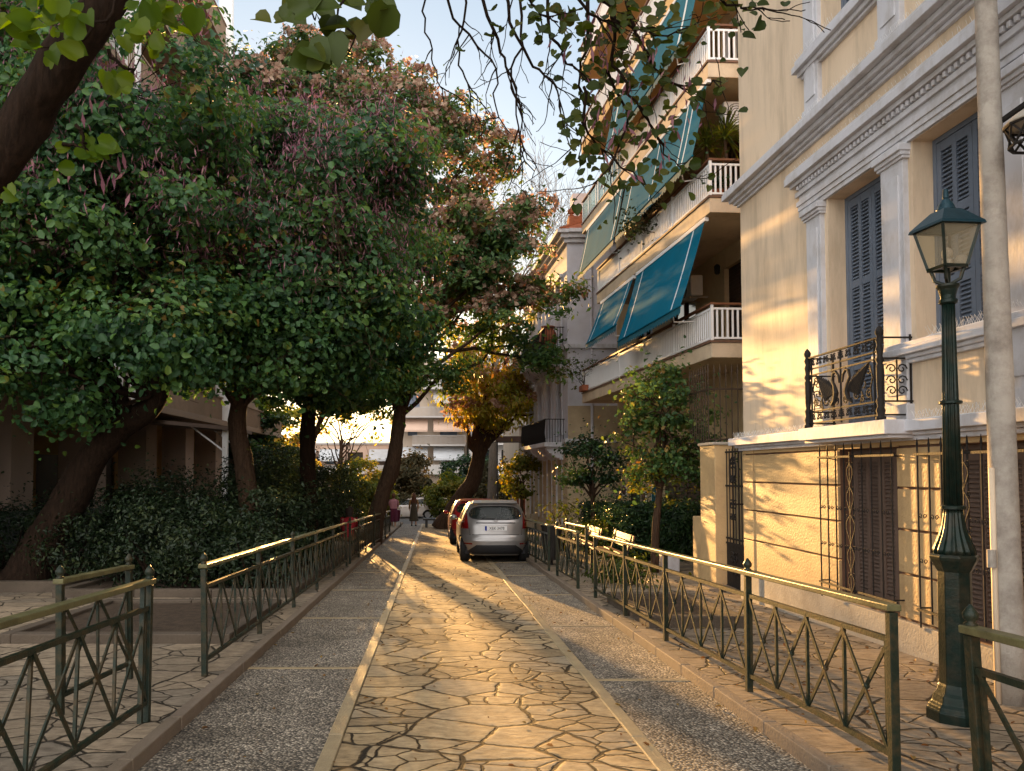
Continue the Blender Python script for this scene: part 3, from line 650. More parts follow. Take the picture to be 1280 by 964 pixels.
for u in (7.22, 8.62):                 # scrolls on the short returns
    for z in (2.36, 2.46, 2.57):
        for fl in (1,-1): mb.tube([F1.p(u, z+q[1], .15+q[0]) for q in spiral((fl*.05, 0), .05, 1.2, 0, 10, fl)], .007, 4)
    mb.bar(F1.p(u,2.1,.02), F1.p(u,2.9,.02), .018); mb.bar(F1.p(u,2.26,.15), F1.p(u,2.67,.15), .012)
mb.build('ironwork', 'iron', bal)
# small rain-water hook on the blank wall
# ================================================================== gateway between the houses
t = thing('gate_pillar', (4.75, 12.85, gw(12.85)), 'tall rendered gate pillar with a lower wing wall, left of the iron gate', 'gate pillar')
mb = MB(); z = gw(12.85); mb.box(4.63, 4.92, 12.55, 13.25, z-.05, 2.02); mb.build('shaft', 'rustic', t, bevel=.01)
mb = MB(); mb.box(4.60, 4.95, 12.52, 13.28, 2.022, 2.07); mb.build('cap', 'plinth', t, bevel=.01)
mb = MB(); mb.box(4.66, 4.9, 13.252, 13.75, z-.05, .78); mb.build('wing_wall', 'rustic', t, bevel=.01)
mb = MB(); mb.box(4.35, 5.1, 12.1, 12.5, z-.08, z+.06); mb.build('step', 'kerb', t, bevel=.01)
t = thing('iron_gate', (4.80, 11.9, gw(11.9)), 'tall dark wrought iron gate between the cream house and the pillar', 'gate')
G = Facade(4.80, 11.25, 0, 1, -1, 0)
mb = MB(); n = 10
for i in range(n+1):
    u = .04+1.2*i/n; G.tube(mb, [(u,-.3,0),(u,1.95,0)], .009, 5)
for zz in (-.28,.42,.5,1.35,1.9): mb.bar(G.p(.02,zz,0), G.p(1.27,zz,0), .03, .03)
G.box(mb, .03, 1.26, -.28, .42, -.006, .006)
mb.build('leaf', 'iron', t)
mb = MB()
for u in (.35, .93):
    for z_, r in ((1.7,.13),(1.45,.1),(1.05,.12),(.85,.08),(.2,.14),(0,.12)):
        for fl in (1,-1): G.tube(mb, [(u+fl*.07+q[0]*0+q[0], z_+q[1], .02) for q in spiral((0,0), r*.7, 1.4, 1, 12, fl)], .011, 5)
    mb.tube([G.p(u+.12*math.cos(a), 1.62+.2*math.sin(a), .02) for a in [2*PI*k/16 for k in range(17)]], .013, 6)
mb.build('scrollwork', 'iron', t)
t = thing('spiked_fence', (5.0, 13.5, gw(13.5)), 'tall rusty spiked iron screen above and behind the gate pillar', 'fence')
mb = MB()
for i in range(15):
    x = 4.88+i*.105; mb.tube([(x,13.5,gw(13.5)),(x,13.5,3.35)], .011, 5); mb.tube([(x,13.5,3.35),(x,13.5,3.5)], [.02,.002], 5)
for zz in (3.05,2.15,1.0,-.1): mb.bar((4.86,13.5,zz), (6.4,13.5,zz), .03, .03)
mb.build('bars', 'iron2', t)
mb = MB()
for i in range(9):
    y = 13.52+i*.12; mb.tube([(4.88,y,2.1),(4.88,y,3.35)], .011, 5); mb.tube([(4.88,y,3.35),(4.88,y,3.5)], [.02,.002], 5)
mb.bar((4.88,13.5,3.05), (4.88,14.6,3.05), .03); mb.bar((4.88,13.5,2.12), (4.88,14.6,2.12), .03); mb.build('side_bars', 'iron2', t)
# ================================================================== apartment block with teal awnings
F2 = Facade(5.5, 15, -.055, 1, -1, 0)
B = thing('apartment_building', (5.5, 15, gw(15)), 'tall cream apartment block with long white balconies and teal awnings on the right', 'apartment building')
FL = [3.84, 6.75, 9.50, 12.2, 14.8]; DW = -1.4; LEN = [10.3, 8.4, 10.2, 10.2, 10.2]
ops = [(3.5,6.8,-.75,1.62), (8.7,9.85,-.9,1.55)]
for i, z in enumerate(FL):
    zf = z+.36
    ops += [(1.5,2.5,zf,zf+2.1), (4.2,6.0,zf,zf+2.1), (7.4,8.9,zf,zf+2.1)]
mb = MB(); F2.wall(mb, -1.6, 11.0, -1.0, 18.0, ops, DW, .18)
Ee = Facade(*F2.p(-1.6,0,DW)[:2], *[-v for v in F2.n], 0, -1); Ee.wall(mb, 0, 10, -1, 18, [])
Eg = Facade(*F2.p(11.0,0,DW)[:2], *[-v for v in F2.n], 0, 1); Eg.wall(mb, 0, 10, -1, 18, [])
mb.quad(F2.p(-1.6,18,DW), F2.p(11,18,DW), F2.p(11,18,-11), F2.p(-1.6,18,-11)); mb.build('wall', 'b2wall', B)
for i, z in enumerate(FL):
    zf = z+.36
    for a, b in ((1.5,2.5),(4.2,6.0),(7.4,8.9)):
        mb = MB()
        if (i+a) % 2 < 1.6 and not (i == 0 and a == 1.5):
            for q0, q1 in ((a,a+.05),(b-.05,b),((a+b)/2-.03,(a+b)/2+.03)): F2.box(mb, q0, q1, zf, zf+2.1, DW-.14, DW-.06)
            F2.box(mb, a, b, zf+2.04, zf+2.1, DW-.141, DW-.059); F2.box(mb, a, b, zf, zf+.10, DW-.141, DW-.059)
            w = mb.build('balcony_door', 'wood' if i < 2 else 'white', B); g_ = MB(); g_.quad(F2.p(a,zf,DW-.12), F2.p(b,zf,DW-.12), F2.p(b,zf+2.1,DW-.12), F2.p(a,zf+2.1,DW-.12)); g_.build('pane', 'glass', w)
        else:
            F2.box(mb, a, b, zf, zf+2.1, DW-.16, DW-.11); 
            for k in range(24): F2.box(mb, a+.03, b-.03, zf+.06+k*.085, zf+.11+k*.085, DW-.112, DW-.095)
            mb.build('balcony_door', 'door', B)
# ground floor: dark slatted garage, door, notice boards
mb = MB(); F2.box(mb, 3.5, 6.8, -.8, 1.62, DW-.17, DW-.13)
for k in range(16): F2.box(mb, 3.52, 6.78, -.72+k*.145, -.62+k*.145, DW-.131, DW-.10)
for u in (4.3,5.15,6.0): F2.box(mb, u, u+.06, -.75, 1.6, DW-.13, DW-.085)
mb.build('garage_shutter', 'door', B)
mb = MB(); F2.box(mb, 8.7, 9.85, -.9, 1.55, DW-.15, DW-.11)
for u in (8.7, 9.24, 9.79): F2.box(mb, u, u+.06, -.9, 1.55, DW-.11, DW-.07)
for k in range(7): F2.tube(mb, [(p[0],p[1],DW-.08) for p in spiral((9.0+.55*(k % 2), -.3+.25*k), .1, 1.4, k, 10)], .01, 4)
d_ = mb.build('entrance_door', 'door', B); mb = MB(); F2.box(mb, 9.16, 9.20, .1, .35, DW-.07, DW-.03); mb.build('handle', 'iron2', d_)
for u, z0_, z1_, mt in ((7.15,.55,1.15,'teal'),(7.15,-.2,.42,'shutter'),(8.1,.35,.95,'wood'),(10.05,.75,1.1,'pods'),(10.1,.1,.55,'shutter')):
    mb = MB(); F2.box(mb, u, u+.45, z0_, z1_, DW, DW+.02); pn = mb.build('notice_board', 'white', B)
    mb = MB(); F2.box(mb, u+.04, u+.41, z0_+.04, z1_-.04, DW+.021, DW+.026); mb.build('poster', mt, pn)
# balconies
def balustrade(mb, u0, u1, zf, h=.66, step=.105, d=-.03):
    n = int((u1-u0)/step)
    for k in range(n+1):
        u = u0+(u1-u0)*k/n; F2.box(mb, u-.016, u+.016, zf+.05, zf+h-.02, d-.012, d+.012)
    for z, e in ((zf+.05,.022),(zf+h-.02,.022)): F2.box(mb, u0, u1, z-e, z+e, d-.018, d+.018)
for i, z in enumerate(FL):
    L = LEN[i]; mb = MB(); F2.box(mb, 0, L, z, z+.30, DW-.02, 0); mb_ = mb.build('balcony', 'soffit_sunlit' if i >= 3 else 'slab', B, bevel=.01)
    mb = MB(); F2.box(mb, -.02, L+.02, z+.302, z+.345, DW-.02, .025); mb.build('edge_tile', 'slabdark', mb_)
    zf = z+.345; mb = MB(); glass_from = 5.8 if i == 2 else L
    balustrade(mb, .04, min(L, glass_from)-.04, zf)
    n = 13
    for k in range(n+1):                       # short return at the near end
        dd = -.03+(DW+.03)*k/n; F2.box(mb, .024, .052, zf+.05, zf+.64, dd-.016, dd+.016)
    F2.box(mb, .02, .056, zf+.03, zf+.07, DW, -.03); F2.box(mb, .02, .056, zf+.62, zf+.66, DW, -.03)
    for k in range(n+1):
        dd = -.03+(DW+.03)*k/n; F2.box(mb, L-.052, L-.024, zf+.05, zf+.64, dd-.016, dd+.016)
    F2.box(mb, L-.056, L-.02, zf+.62, zf+.66, DW, -.03)
    uu = .04
    while uu < L: F2.box(mb, uu-.025, uu+.025, zf, zf+.72, -.055, -.005); uu += 2.05
    mb.build('railing', 'white', mb_)
    mb = MB(); F2.box(mb, 0, L, zf+.72, zf+.76, -.07, .01); F2.box(mb, 0, .08, zf+.715, zf+.755, DW, -.07); mb.build('handrail', 'wood', mb_)
    if i == 2:
        mb = MB(); F2.box(mb, glass_from, L, zf+.03, zf+.66, -.035, -.028); mb.build('glass_panel', 'greenglass', mb_)
        mb = MB(); u = glass_from
        while u < L: F2.box(mb, u, u+.04, zf, zf+.7, -.05, -.015); u += .9
        mb.build('glass_post', 'white', mb_)
# awnings
def awning(u0, u1, zt, zb_, d, stripes, dtop=-.02, curl=.06):
    mb = MB(); n = 10; m = 6; V = {}
    def P(s, t_, off=0): z = zt+(zb_-zt)*t_; return F2.p(u0+(u1-u0)*s, z-curl*math.sin(PI*t_)+off+.008*math.sin(s*40), dtop+(d-dtop)*t_)
    for a in range(n):
        for b in range(m): mb.quad(P(a/n,b/m), P((a+1)/n,b/m), P((a+1)/n,(b+1)/m), P(a/n,(b+1)/m))
    F2.box(mb, u0, u1, zb_-.03, zb_+.0, d-.02, d+.02)
    aw = mb.build('awning', 'teal', B)
    mb = MB(); k = int((u1-u0)/.16)
    for j in range(k):
        a = u0+(u1-u0)*j/k; b = u0+(u1-u0)*(j+1)/k
        mb.poly([F2.p(a,zb_-.02,d), F2.p(b,zb_-.02,d), F2.p(b,zb_-.16,d+.01), F2.p((a*.7+b*.3),zb_-.205,d+.012), F2.p((a*.3+b*.7),zb_-.205,d+.012), F2.p(a,zb_-.16,d+.01)])
    mb.build('valance', 'tealdk', aw)
    mb = MB()
    for s, w in stripes:
        for b in range(m): mb.quad(P(s-w/2,b/m,.006), P(s+w/2,b/m,.006), P(s+w/2,(b+1)/m,.006), P(s-w/2,(b+1)/m,.006))
    mb.build('stripe', 'stripe', aw)
    mb = MB(); F2.box(mb, u0-.05, u1+.05, zt-.02, zt+.06, dtop-.06, dtop+.02); mb.build('roller', 'white', aw)
    for u in (u0+.12*(u1-u0), u0+.88*(u1-u0)):
        mb = MB(); mb.tube([F2.p(u,zb_,d), F2.p(u+.25,zb_-.20,d-.15), F2.p(u+.1,zb_-.22,-.06)], .018, 6); mb.build('arm', 'white', aw)
awning(.3, 4.6, 6.68, 4.95, .5, [(.13,.016),(.88,.016)]); awning(4.9, 8.0, 6.68, 5.45, .45, [(.1,.02),(.9,.02)])
awning(.1, 5.4, 9.44, 7.95, .30, [(.12,.012),(.18,.012),(.5,.01),(.88,.012)]); awning(5.6, 9.6, 9.44, 7.95, .30, [(.06,.02),(.94,.02)])
awning(.2, 6.5, 12.14, 10.6, .30, [(.1,.02),(.9,.02)])
# air conditioners and wall lamp
def ac(p, face, label, f=None):
    t = thing('air_conditioner', p, label, 'air conditioner', 'air conditioners on the apartment block'); mb = MB(); x, y, z = p
    if face == 'y': mb.box(x-.38, x+.38, y-.15, y+.15, z-.25, z+.25)
    else: mb.box(x-.15, x+.15, y-.38, y+.38, z-.25, z+.25)
    mb.build('casing', 'white', t, bevel=.02)
    mb = MB()
    for r in (.2,.15,.10,.05):
        pts = [(x-.12+r*math.cos(a), y-.155, z+r*math.sin(a)) if face == 'y' else (x-.155, y+.1+r*math.cos(a), z+r*math.sin(a)) for a in [2*PI*k/20 for k in range(21)]]; mb.tube(pts, .006, 4)
    mb.build('fan_grille', 'iron', t)
    mb = MB()
    if face == 'y': mb.box(x-.3,x-.26,y-.15,y+.3,z-.29,z-.252); mb.box(x+.26,x+.3,y-.15,y+.3,z-.29,z-.252)
    else: mb.box(x-.15,x+.3,y-.3,y-.26,z-.29,z-.252); mb.box(x-.15,x+.3,y+.26,y+.3,z-.29,z-.252)
    mb.build('bracket', 'concrete', t)
q = F2.p(3.65, 0, DW+.32); ac((q[0], q[1], 6.1), 'x', 'air conditioner on the wall under the first balcony ceiling beside the teal awning')
ac((6.42, 15.75, 9.05), 'y', 'air conditioner above the spiky balcony plants')
q = F2.p(2.75, 6.35, DW+.06); mb = MB(); mb.lathe(q[0], q[1], [(q[2]-.12,.03),(q[2]-.09,.06),(q[2]+.08,.07),(q[2]+.12,.03)], 10); t = thing('wall_lamp', q, 'small dark lantern on the wall of the lowest balcony', 'wall lamp'); mb.build('lantern', 'iron', t); mb = MB(); mb.bar((q[0],q[1],q[2]), (q[0]+.07,q[1],q[2]), .03); mb.build('bracket', 'iron', t)
# yuccas and pots on the second balcony
def yucca(x, y, z, h, label, r0=.55, seed=0):
    rr = random.Random(seed); t = thing('yucca_plant', (x, y, z), label, 'potted plant', 'yuccas on the second balcony')
    mb = MB(); mb.lathe(x, y, [(z,.12),(z+.25,.16),(z+.28,.16)], 14); mb.build('pot', 'tile', t)
    mb = MB(); mb.tube([(x,y,z+.25),(x+.03,y,z+h*.5),(x,y+.02,z+h*.75)], [.04,.035,.03], 7); mb.build('stem', 'bark2', t)
    mb = MB()
    for k in range(90):
        a = rr.uniform(0, 2*PI); el = rr.uniform(-.7, 1.4); L = r0*rr.uniform(.7,1.1); zc_ = z+h*.75+rr.uniform(-.12,.1)
        d = Vector((math.cos(a)*math.cos(el), math.sin(a)*math.cos(el), math.sin(el))); s = Vector((-math.sin(a), math.cos(a), 0))*.018
        p0 = Vector((x,y,zc_)); p1 = p0+d*L*.55; p2 = p0+d*L+Vector((0,0,-.12*L))
        mb.quad(p0-s*.5, p0+s*.5, p1+s, p1-s); mb.quad(p1-s, p1+s, p2+s*.1, p2-s*.1)
    o = mb.build('leaves', 'leafY', t); a_ = o.data.attributes.new('rnd', 'FLOAT', 'POINT'); a_.data.foreach_set('value', np.repeat(rng.random(len(o.data.vertices)//8), 8)*.6)
yucca(6.05, 15.6, 7.1, 2.0, 'larger spiky yucca on the second balcony under the air conditioner', .6, 1); yucca(5.72, 15.75, 7.1, 1.85, 'left-hand spiky yucca on the second balcony next to the awning', .5, 2)
t = thing('potted_plant', F2.p(.35,7.1,-.3), 'small leafy pot plant behind the corner of the second balcony railing', 'potted plant'); q = F2.p(.35,7.1,-.3)
mb = MB(); mb.lathe(q[0], q[1], [(q[2],.1),(q[2]+.2,.13),(q[2]+.22,.13)], 12); mb.build('pot', 'tile', t)
P_, N_, V_ = leaves_on([(q[0],q[1],q[2]+.4,.25,np.array([0,0,1.]))]*3, 320, rng); leaf_mesh('leaves', P_, N_, .07, 'leafC', t, seed=3, rndv=V_)
for (u, z, d, lab, sd) in ((3.4,6.75+.36,-.25,'dark bushy dried plant hanging over the second balcony railing',4),(9.9,4.2,.05,'thin trailing plant at the far end of the lowest balcony railing',5)):
    q = F2.p(u, z, d); t = thing('balcony_plant', q, lab, 'potted plant'); mb = MB(); rr = random.Random(sd); tips = []
    mb.box(q[0]-.1,q[0]+.1,q[1]-.3,q[1]+.3,q[2]-.0,q[2]+.18); mb.build('planter', 'tile', t); mb = MB()
    for k in range(6): grow(mb, (q[0],q[1]+rr.uniform(-.25,.25),q[2]+.15), (rr.uniform(-1,.2),rr.uniform(-1,1),.9), .5, .012, 2, rr, tips, .9, .05, 3, 3, 4)
    mb.build('stems', 'bark', t); C = [(p.x,p.y,p.z,.13,np.array([0,0,1.])) for p, _ in tips]; P_, N_, V_ = leaves_on(C, 220 if sd == 4 else 110, rng); leaf_mesh('leaves', P_, N_, .07, 'leafD' if sd == 4 else 'leafOlive', t, seed=sd, rndv=V_)
# ================================================================== neoclassical house beyond
F3 = Facade(4.75, 27, -.035, 1, -1, 0)
B3 = thing('townhouse', (4.75, 27, gw(27)), 'bluish white townhouse with stone balconies and tiled roof beyond the apartment block', 'house')
bu = [(1.0,1.9),(3.0,3.9),(5.0,5.9),(7.2,8.1)]
op3 = [(a,b,z0_,z1_) for a, b in bu for z0_, z1_ in ((-.4,1.9),(2.9,5.2),(6.3,8.6))]
mb = MB(); F3.wall(mb, 0, 9.5, 2.6, 10.0, [o for o in op3 if o[2] > 2], 0, .25)
S3 = Facade(4.75, 27, 1, 0, 0, -1); S3.wall(mb, 0, 9, 3.9, 10.0, []); S3b = Facade(*F3.p(9.5,0)[:2], 1, 0, 0, 1); S3b.wall(mb, 0, 9, -1.2, 10, [])
mb.build('upper_wall', 'b3wall', B3)
mb = MB(); F3.wall(mb, 0, 9.5, -1.2, 2.6, [o for o in op3 if o[2] < 2], 0, .25); S3.wall(mb, 0, 9, -1.2, 3.9, []); 
mb.build('base_wall', 'b3base', B3)
mb = MB()
for a, b in [(0,1)]+[(x+.1,y-.1) for (_, x), (y, _) in zip(bu, bu[1:])]+[(8.2,9.5)]:
    for k in range(8): F3.box(mb, a+.03, b-.03, -.6+k*.4, -.24+k*.4, .0, .03)
mb.build('rustication', 'b3base', B3, bevel=.01)
for o in op3:
    mb = MB(); a, b, z0_, z1_ = o
    F3.box(mb, a, b, z0_, z1_, -.24, -.20)
    for k in range(int((z1_-z0_)/.09)): F3.box(mb, a+.06, (a+b)/2-.02, z0_+.06+k*.09, z0_+.11+k*.09, -.2, -.18); F3.box(mb, (a+b)/2+.02, b-.06, z0_+.06+k*.09, z0_+.11+k*.09, -.2, -.18)
    w = mb.build('window', 'shutter2' if z0_ < 2 else 'shutter', B3)
    mb = MB(); F3.box(mb, a-.14, a-.02, z0_, z1_+.12, -.01, .05); F3.box(mb, b+.02, b+.14, z0_, z1_+.12, -.01, .05); F3.box(mb, a-.2, b+.2, z1_+.122, z1_+.25, -.01, .12); mb.build('surround', 'trim', w)
for z0_, z1_, d in ((2.58,2.72,.12),(5.95,6.1,.12),(9.75,9.9,.12),(9.9,10.05,.25),(10.05,10.18,.4)):
    mb = MB(); F3.box(mb, -d*.8, 9.6, z0_, z1_, -.02, d); mb.box(4.77, 13.5, 27-d, 27.02, z0_, z1_-.003); mb.build('cornice', 'trim', B3)
for a, b, z in ((.5,6.3,5.82),(.5,6.3,2.46)):
    mb = MB(); F3.box(mb, a, b, z, z+.16, .0, .75)
    bl = mb.build('balcony', 'trim', B3, bevel=.01); mb = MB()
    for u in (a+.3, a+2., a+3.8, b-.3):
        mb = MB()
        for k in range(6): F3.box(mb, u-.1, u+.1, z-.08*(k+1), z-.08*k+.001, 0, .65*math.cos(k/6*PI/2))
        mb.build('console', 'trim', bl, bevel=.01)
    mb = MB()
    for k in range(49):
        u = a+.05+(b-a-.1)*k/48; F3.tube(mb, [(u,z+.16,.70),(u,z+.5,.74),(u,z+1.0,.70)], .011, 4)
    for k in range(7):
        for u in (a+.05, b-.05): F3.tube(mb, [(u,z+.16,.1*k+.05),(u,z+1.0,.1*k+.05)], .011, 4)
    mb.bar(F3.p(a+.05,z+1.0,.70), F3.p(b-.05,z+1.0,.70), .035); mb.bar(F3.p(a+.05,z+.3,.70), F3.p(b-.05,z+.3,.70), .02)
    for u in (a+.05, b-.05): mb.bar(F3.p(u,z+1.0,0), F3.p(u,z+1.0,.70), .03)
    mb.build('railing', 'iron', bl)
q = F3.p(1.3, 5.98, .45); t = thing('urn', q, 'big round reddish urn on the upper balcony of the bluish townhouse', 'urn'); mb = MB(); mb.lathe(q[0], q[1], [(q[2],.15),(q[2]+.1,.2),(q[2]+.4,.33),(q[2]+.75,.30),(q[2]+.9,.2),(q[2]+.95,.25)], 20); mb.build('body', 'tile', t, smooth=True); mb = MB(); mb.lathe(q[0], q[1], [(q[2]+.95,.26),(q[2]+1.0,.26)], 20); mb.build('rim', 'tile', t)
# parapet and roof
mb = MB(); a = F3.p(-.3,10.19,.3); b = F3.p(9.6,10.19,.3); mb.poly([a,b,(9,34,12.2),(9,29,12.2)]); mb.poly([a,(9,29,12.2),(13.5,26.7,10.19)]); mb.poly([b,(13,37,10.19),(9,34,12.2)])
for k in range(34):
    t0 = k/34; p = Vector(a).lerp(Vector(b), t0); q = Vector((9,29,12.2)).lerp(Vector((9,34,12.2)), t0); mb.tube([p, q], .06, 5)
mb.build('roof', 'tile', B3)
mb = MB(); mb.box(4.85, 6.7, 27.05, 27.5, 10.19, 10.75)
for k in range(5): mb.lathe(4.95+k*.4, 27.2, [(10.75,.10),(10.8,.12),(10.85,.05),(10.9,.12),(11.0,.13),(11.08,.05),(11.12,.01)], 12)
mb.build('parapet', 'tile', B3)
mb = MB(); mb.box(5.2, 5.9, 28.2, 28.8, 10.2, 12.0); mb.build('chimney', 'b3wall', B3)
mb = MB(); mb.tube([(5.6,26.94,-.9),(5.6,26.94,9.9)], .05, 8); mb.build('downpipe', 'b3wall', B3)
# ================================================================== far apartment blocks across the cross street
def far_block(x0, x1, y, z1, wallm, label, nf, awn=(), seed=0, aseed=3):
    rr = random.Random(seed); F = Facade(x0, y, 1, 0, 0, -1); W = x1-x0
    t = thing('apartment_block', (x0, y, g(y)), label, 'apartment building', 'apartment blocks across the far street')
    ops = []; fh = 2.95; zb = -1.6; nb = max(2, int(W/2.6)); bw = W/nb
    for f in range(nf):
        for b in range(nb):
            w = rr.choice([1.0,1.5,1.8]); c = (b+.5)*bw; z = zb+f*fh+.15; ops.append((c-w/2, c+w/2, z+(.0 if rr.random() < .6 else .8), z+2.2))
    mb = MB(); F.wall(mb, 0, W, -2.2, z1, ops, 0, .25); Facade(x1,y,0,1,1,0).wall(mb, 0, 10, -2.2, z1, []); Facade(x0,y,0,1,-1,0).wall(mb, 0, 10, -2.2, z1, []); mb.quad((x0,y,z1),(x1,y,z1),(x1,y+10,z1),(x0,y+10,z1)); mb.build('wall', wallm, t)
    for o in ops:
        if o[2] > z1-2: continue
        mb = MB(); F.box(mb, o[0], o[1], o[2], o[3], -.24, -.18); F.box(mb, (o[0]+o[1])/2-.04, (o[0]+o[1])/2+.04, o[2], o[3], -.18, -.15); mb.build('window', rr.choice(['glass','shutter','shutter2']), t)
    for f in range(1, nf):
        z = zb+f*fh
        if z > z1-1: continue
        a = rr.choice([0, bw*.5]); mb = MB(); F.box(mb, a, W-.2, z-.16, z, 0, 1.25); bl = mb.build('balcony', 'farwhite', t)
        mb = MB()
        if (f+seed) % 3 == 0: F.box(mb, a, W-.2, z, z+.85, 1.17, 1.24)
        else:
            k = int((W-a)/.13)
            for j in range(k): F.box(mb, a+.05+j*.13, a+.085+j*.13, z, z+.9, 1.18, 1.21)
            F.box(mb, a, W-.2, z+.9, z+.95, 1.16, 1.23)
        mb.build('railing', 'farwhite', bl)
        for b in range(nb):
            if rr.random() < .6:
                c = (b+.5)*bw; w = bw*.42; mb = MB(); mb.quad(F.p(c-w,z+2.7,.1), F.p(c+w,z+2.7,.1), F.p(c+w,z+1.5,1.5), F.p(c-w,z+1.5,1.5)); mb.quad(F.p(c-w,z+1.5,1.5), F.p(c+w,z+1.5,1.5), F.p(c+w,z+1.3,1.5), F.p(c-w,z+1.3,1.5)); mb.build('awning', rr.choice(['farawn','farwhite','far2']), t)
    mb = MB(); F.box(mb, -.1, W+.1, z1+.002, z1+.25, -.2, .2); mb.build('cornice', 'farwhite', t)
far_block(-4.2, 3.4, 80, 13.2, 'far1', 'pale apartment block with grey awnings at the street end, left of the crooked tree', 5, seed=2)
far_block(3.6, 11.5, 77, 13.0, 'farwhite', 'white apartment block seen at the end of the street behind the crooked trunk', 5, seed=5)
far_block(-22, -4.9, 88, 4.6, 'far2', 'low pinkish block behind the left-hand trees at the far end', 2, seed=8)
far_block(4.9, 12, 44, 8.3, 'far1', 'pale corner building next to the townhouse with a projecting dark canopy', 3, seed=11)
mb = MB(); mb.box(3.4, 5.6, 42.2, 44.0, 3.2, 3.5); t = thing('shop_awning', (4.5, 43, 3.2), 'dark canopy jutting out beyond the townhouse above the green shrubs', 'canopy'); mb.build('canopy', 'door', t); mb = MB(); [mb.bar((x,42.3,3.25),(x,42.3,g(42)),.08) for x in (3.5,5.5)]; mb.build('post', 'iron', t)
t = thing('slatted_fence', (4.2, 38, gw(38)), 'reddish slatted fence panel past the silver car by the townhouse', 'fence')
mb = MB(); [mb.box(3.95+.16*k, 4.06+.16*k, 38, 38.04, gw(38), gw(38)+1.9) for k in range(8)]; mb.build('slats', 'tile', t); mb = MB(); mb.box(3.9,5.2,38.045,38.09,gw(38)+.4,gw(38)+.5); mb.box(3.9,5.2,38.045,38.09,gw(38)+1.4,gw(38)+1.5); mb.build('crossbar', 'tile', t)
# ================================================================== left apartment building
F4 = Facade(-10, 9, 0, 1, 1, 0)
BL = thing('apartment_building', (-10, 9, gw(9)), 'tall shaded beige apartment building behind the trees on the left', 'apartment building')
Hh = 22.5; L4 = 34; ops = []
for f in range(6):
    for k in range(8): ops.append((1.2+k*4.1, 3.0+k*4.1, 4.3+f*3.1, 6.5+f*3.1))
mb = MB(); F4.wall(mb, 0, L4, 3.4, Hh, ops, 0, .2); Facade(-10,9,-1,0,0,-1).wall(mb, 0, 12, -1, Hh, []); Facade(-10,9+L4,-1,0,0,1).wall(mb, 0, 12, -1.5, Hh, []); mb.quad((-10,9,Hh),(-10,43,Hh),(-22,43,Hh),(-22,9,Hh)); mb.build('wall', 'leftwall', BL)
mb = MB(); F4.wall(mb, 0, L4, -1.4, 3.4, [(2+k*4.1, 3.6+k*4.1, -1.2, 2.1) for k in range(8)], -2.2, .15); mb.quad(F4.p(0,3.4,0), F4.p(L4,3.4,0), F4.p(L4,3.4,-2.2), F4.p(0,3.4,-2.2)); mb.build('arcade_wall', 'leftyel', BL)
for k in range(8):
    mb = MB(); F4.box(mb, 2+k*4.1, 3.6+k*4.1, -1.3, 2.1, -2.34, -2.28); mb.build('door', 'door', BL)
for k in range(9):
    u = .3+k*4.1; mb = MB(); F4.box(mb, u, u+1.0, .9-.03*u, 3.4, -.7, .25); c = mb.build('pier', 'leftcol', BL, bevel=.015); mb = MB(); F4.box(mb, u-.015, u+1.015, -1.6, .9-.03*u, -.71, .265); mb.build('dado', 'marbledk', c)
for f in range(6):
    z = 3.42+f*3.1
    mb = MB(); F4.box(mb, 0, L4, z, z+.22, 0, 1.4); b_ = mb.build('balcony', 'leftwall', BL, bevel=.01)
    mb = MB()
    for a in (0, 12, 24):
        for k in range(76): F4.box(mb, a+.1+k*.13, a+.13+k*.13, z+.22, z+1.1, 1.33, 1.36)
        F4.box(mb, a+.05, a+10, z+1.1, z+1.16, 1.31, 1.38)
    mb.build('railing', 'leftwall', b_)
    for k in range(8):
        o = MB(); F4.box(o, 1.2+k*4.1, 3.0+k*4.1, z+.88, z+3.08, -.2, -.15); w = o.build('window', 'shutter2' if (k+f) % 3 else 'white', BL)
for u in (12.5, 22.5): mb = MB(); F4.box(mb, u, u+.25, 3.6, Hh, .9, 1.45); mb.build('fin', 'white', BL)
t = thing('entrance_canopy', (-8.0, 26, gw(26)), 'white-posted canopy with a dark sloping roof behind the shrubs on the left', 'canopy')
mb = MB(); mb.hexa([(-9.9,24.5,3.2),(-6.6,24.5,2.9),(-6.6,27.5,2.9),(-9.9,27.5,3.2),(-9.9,24.5,3.32),(-6.6,24.5,3.02),(-6.6,27.5,3.02),(-9.9,27.5,3.32)]); mb.build('roof', 'shutter2', t)
for x, y in ((-6.8,24.7),(-6.8,27.3)): mb = MB(); mb.bar((x,y,-.8),(x,y,2.93),.16); mb.build('post', 'white', t)
mb = MB(); mb.bar((-6.8,24.7,2.2),(-8,24.7,3.1),.05); mb.bar((-6.8,27.3,2.2),(-8,27.3,3.1),.05); mb.build('brace', 'white', t)
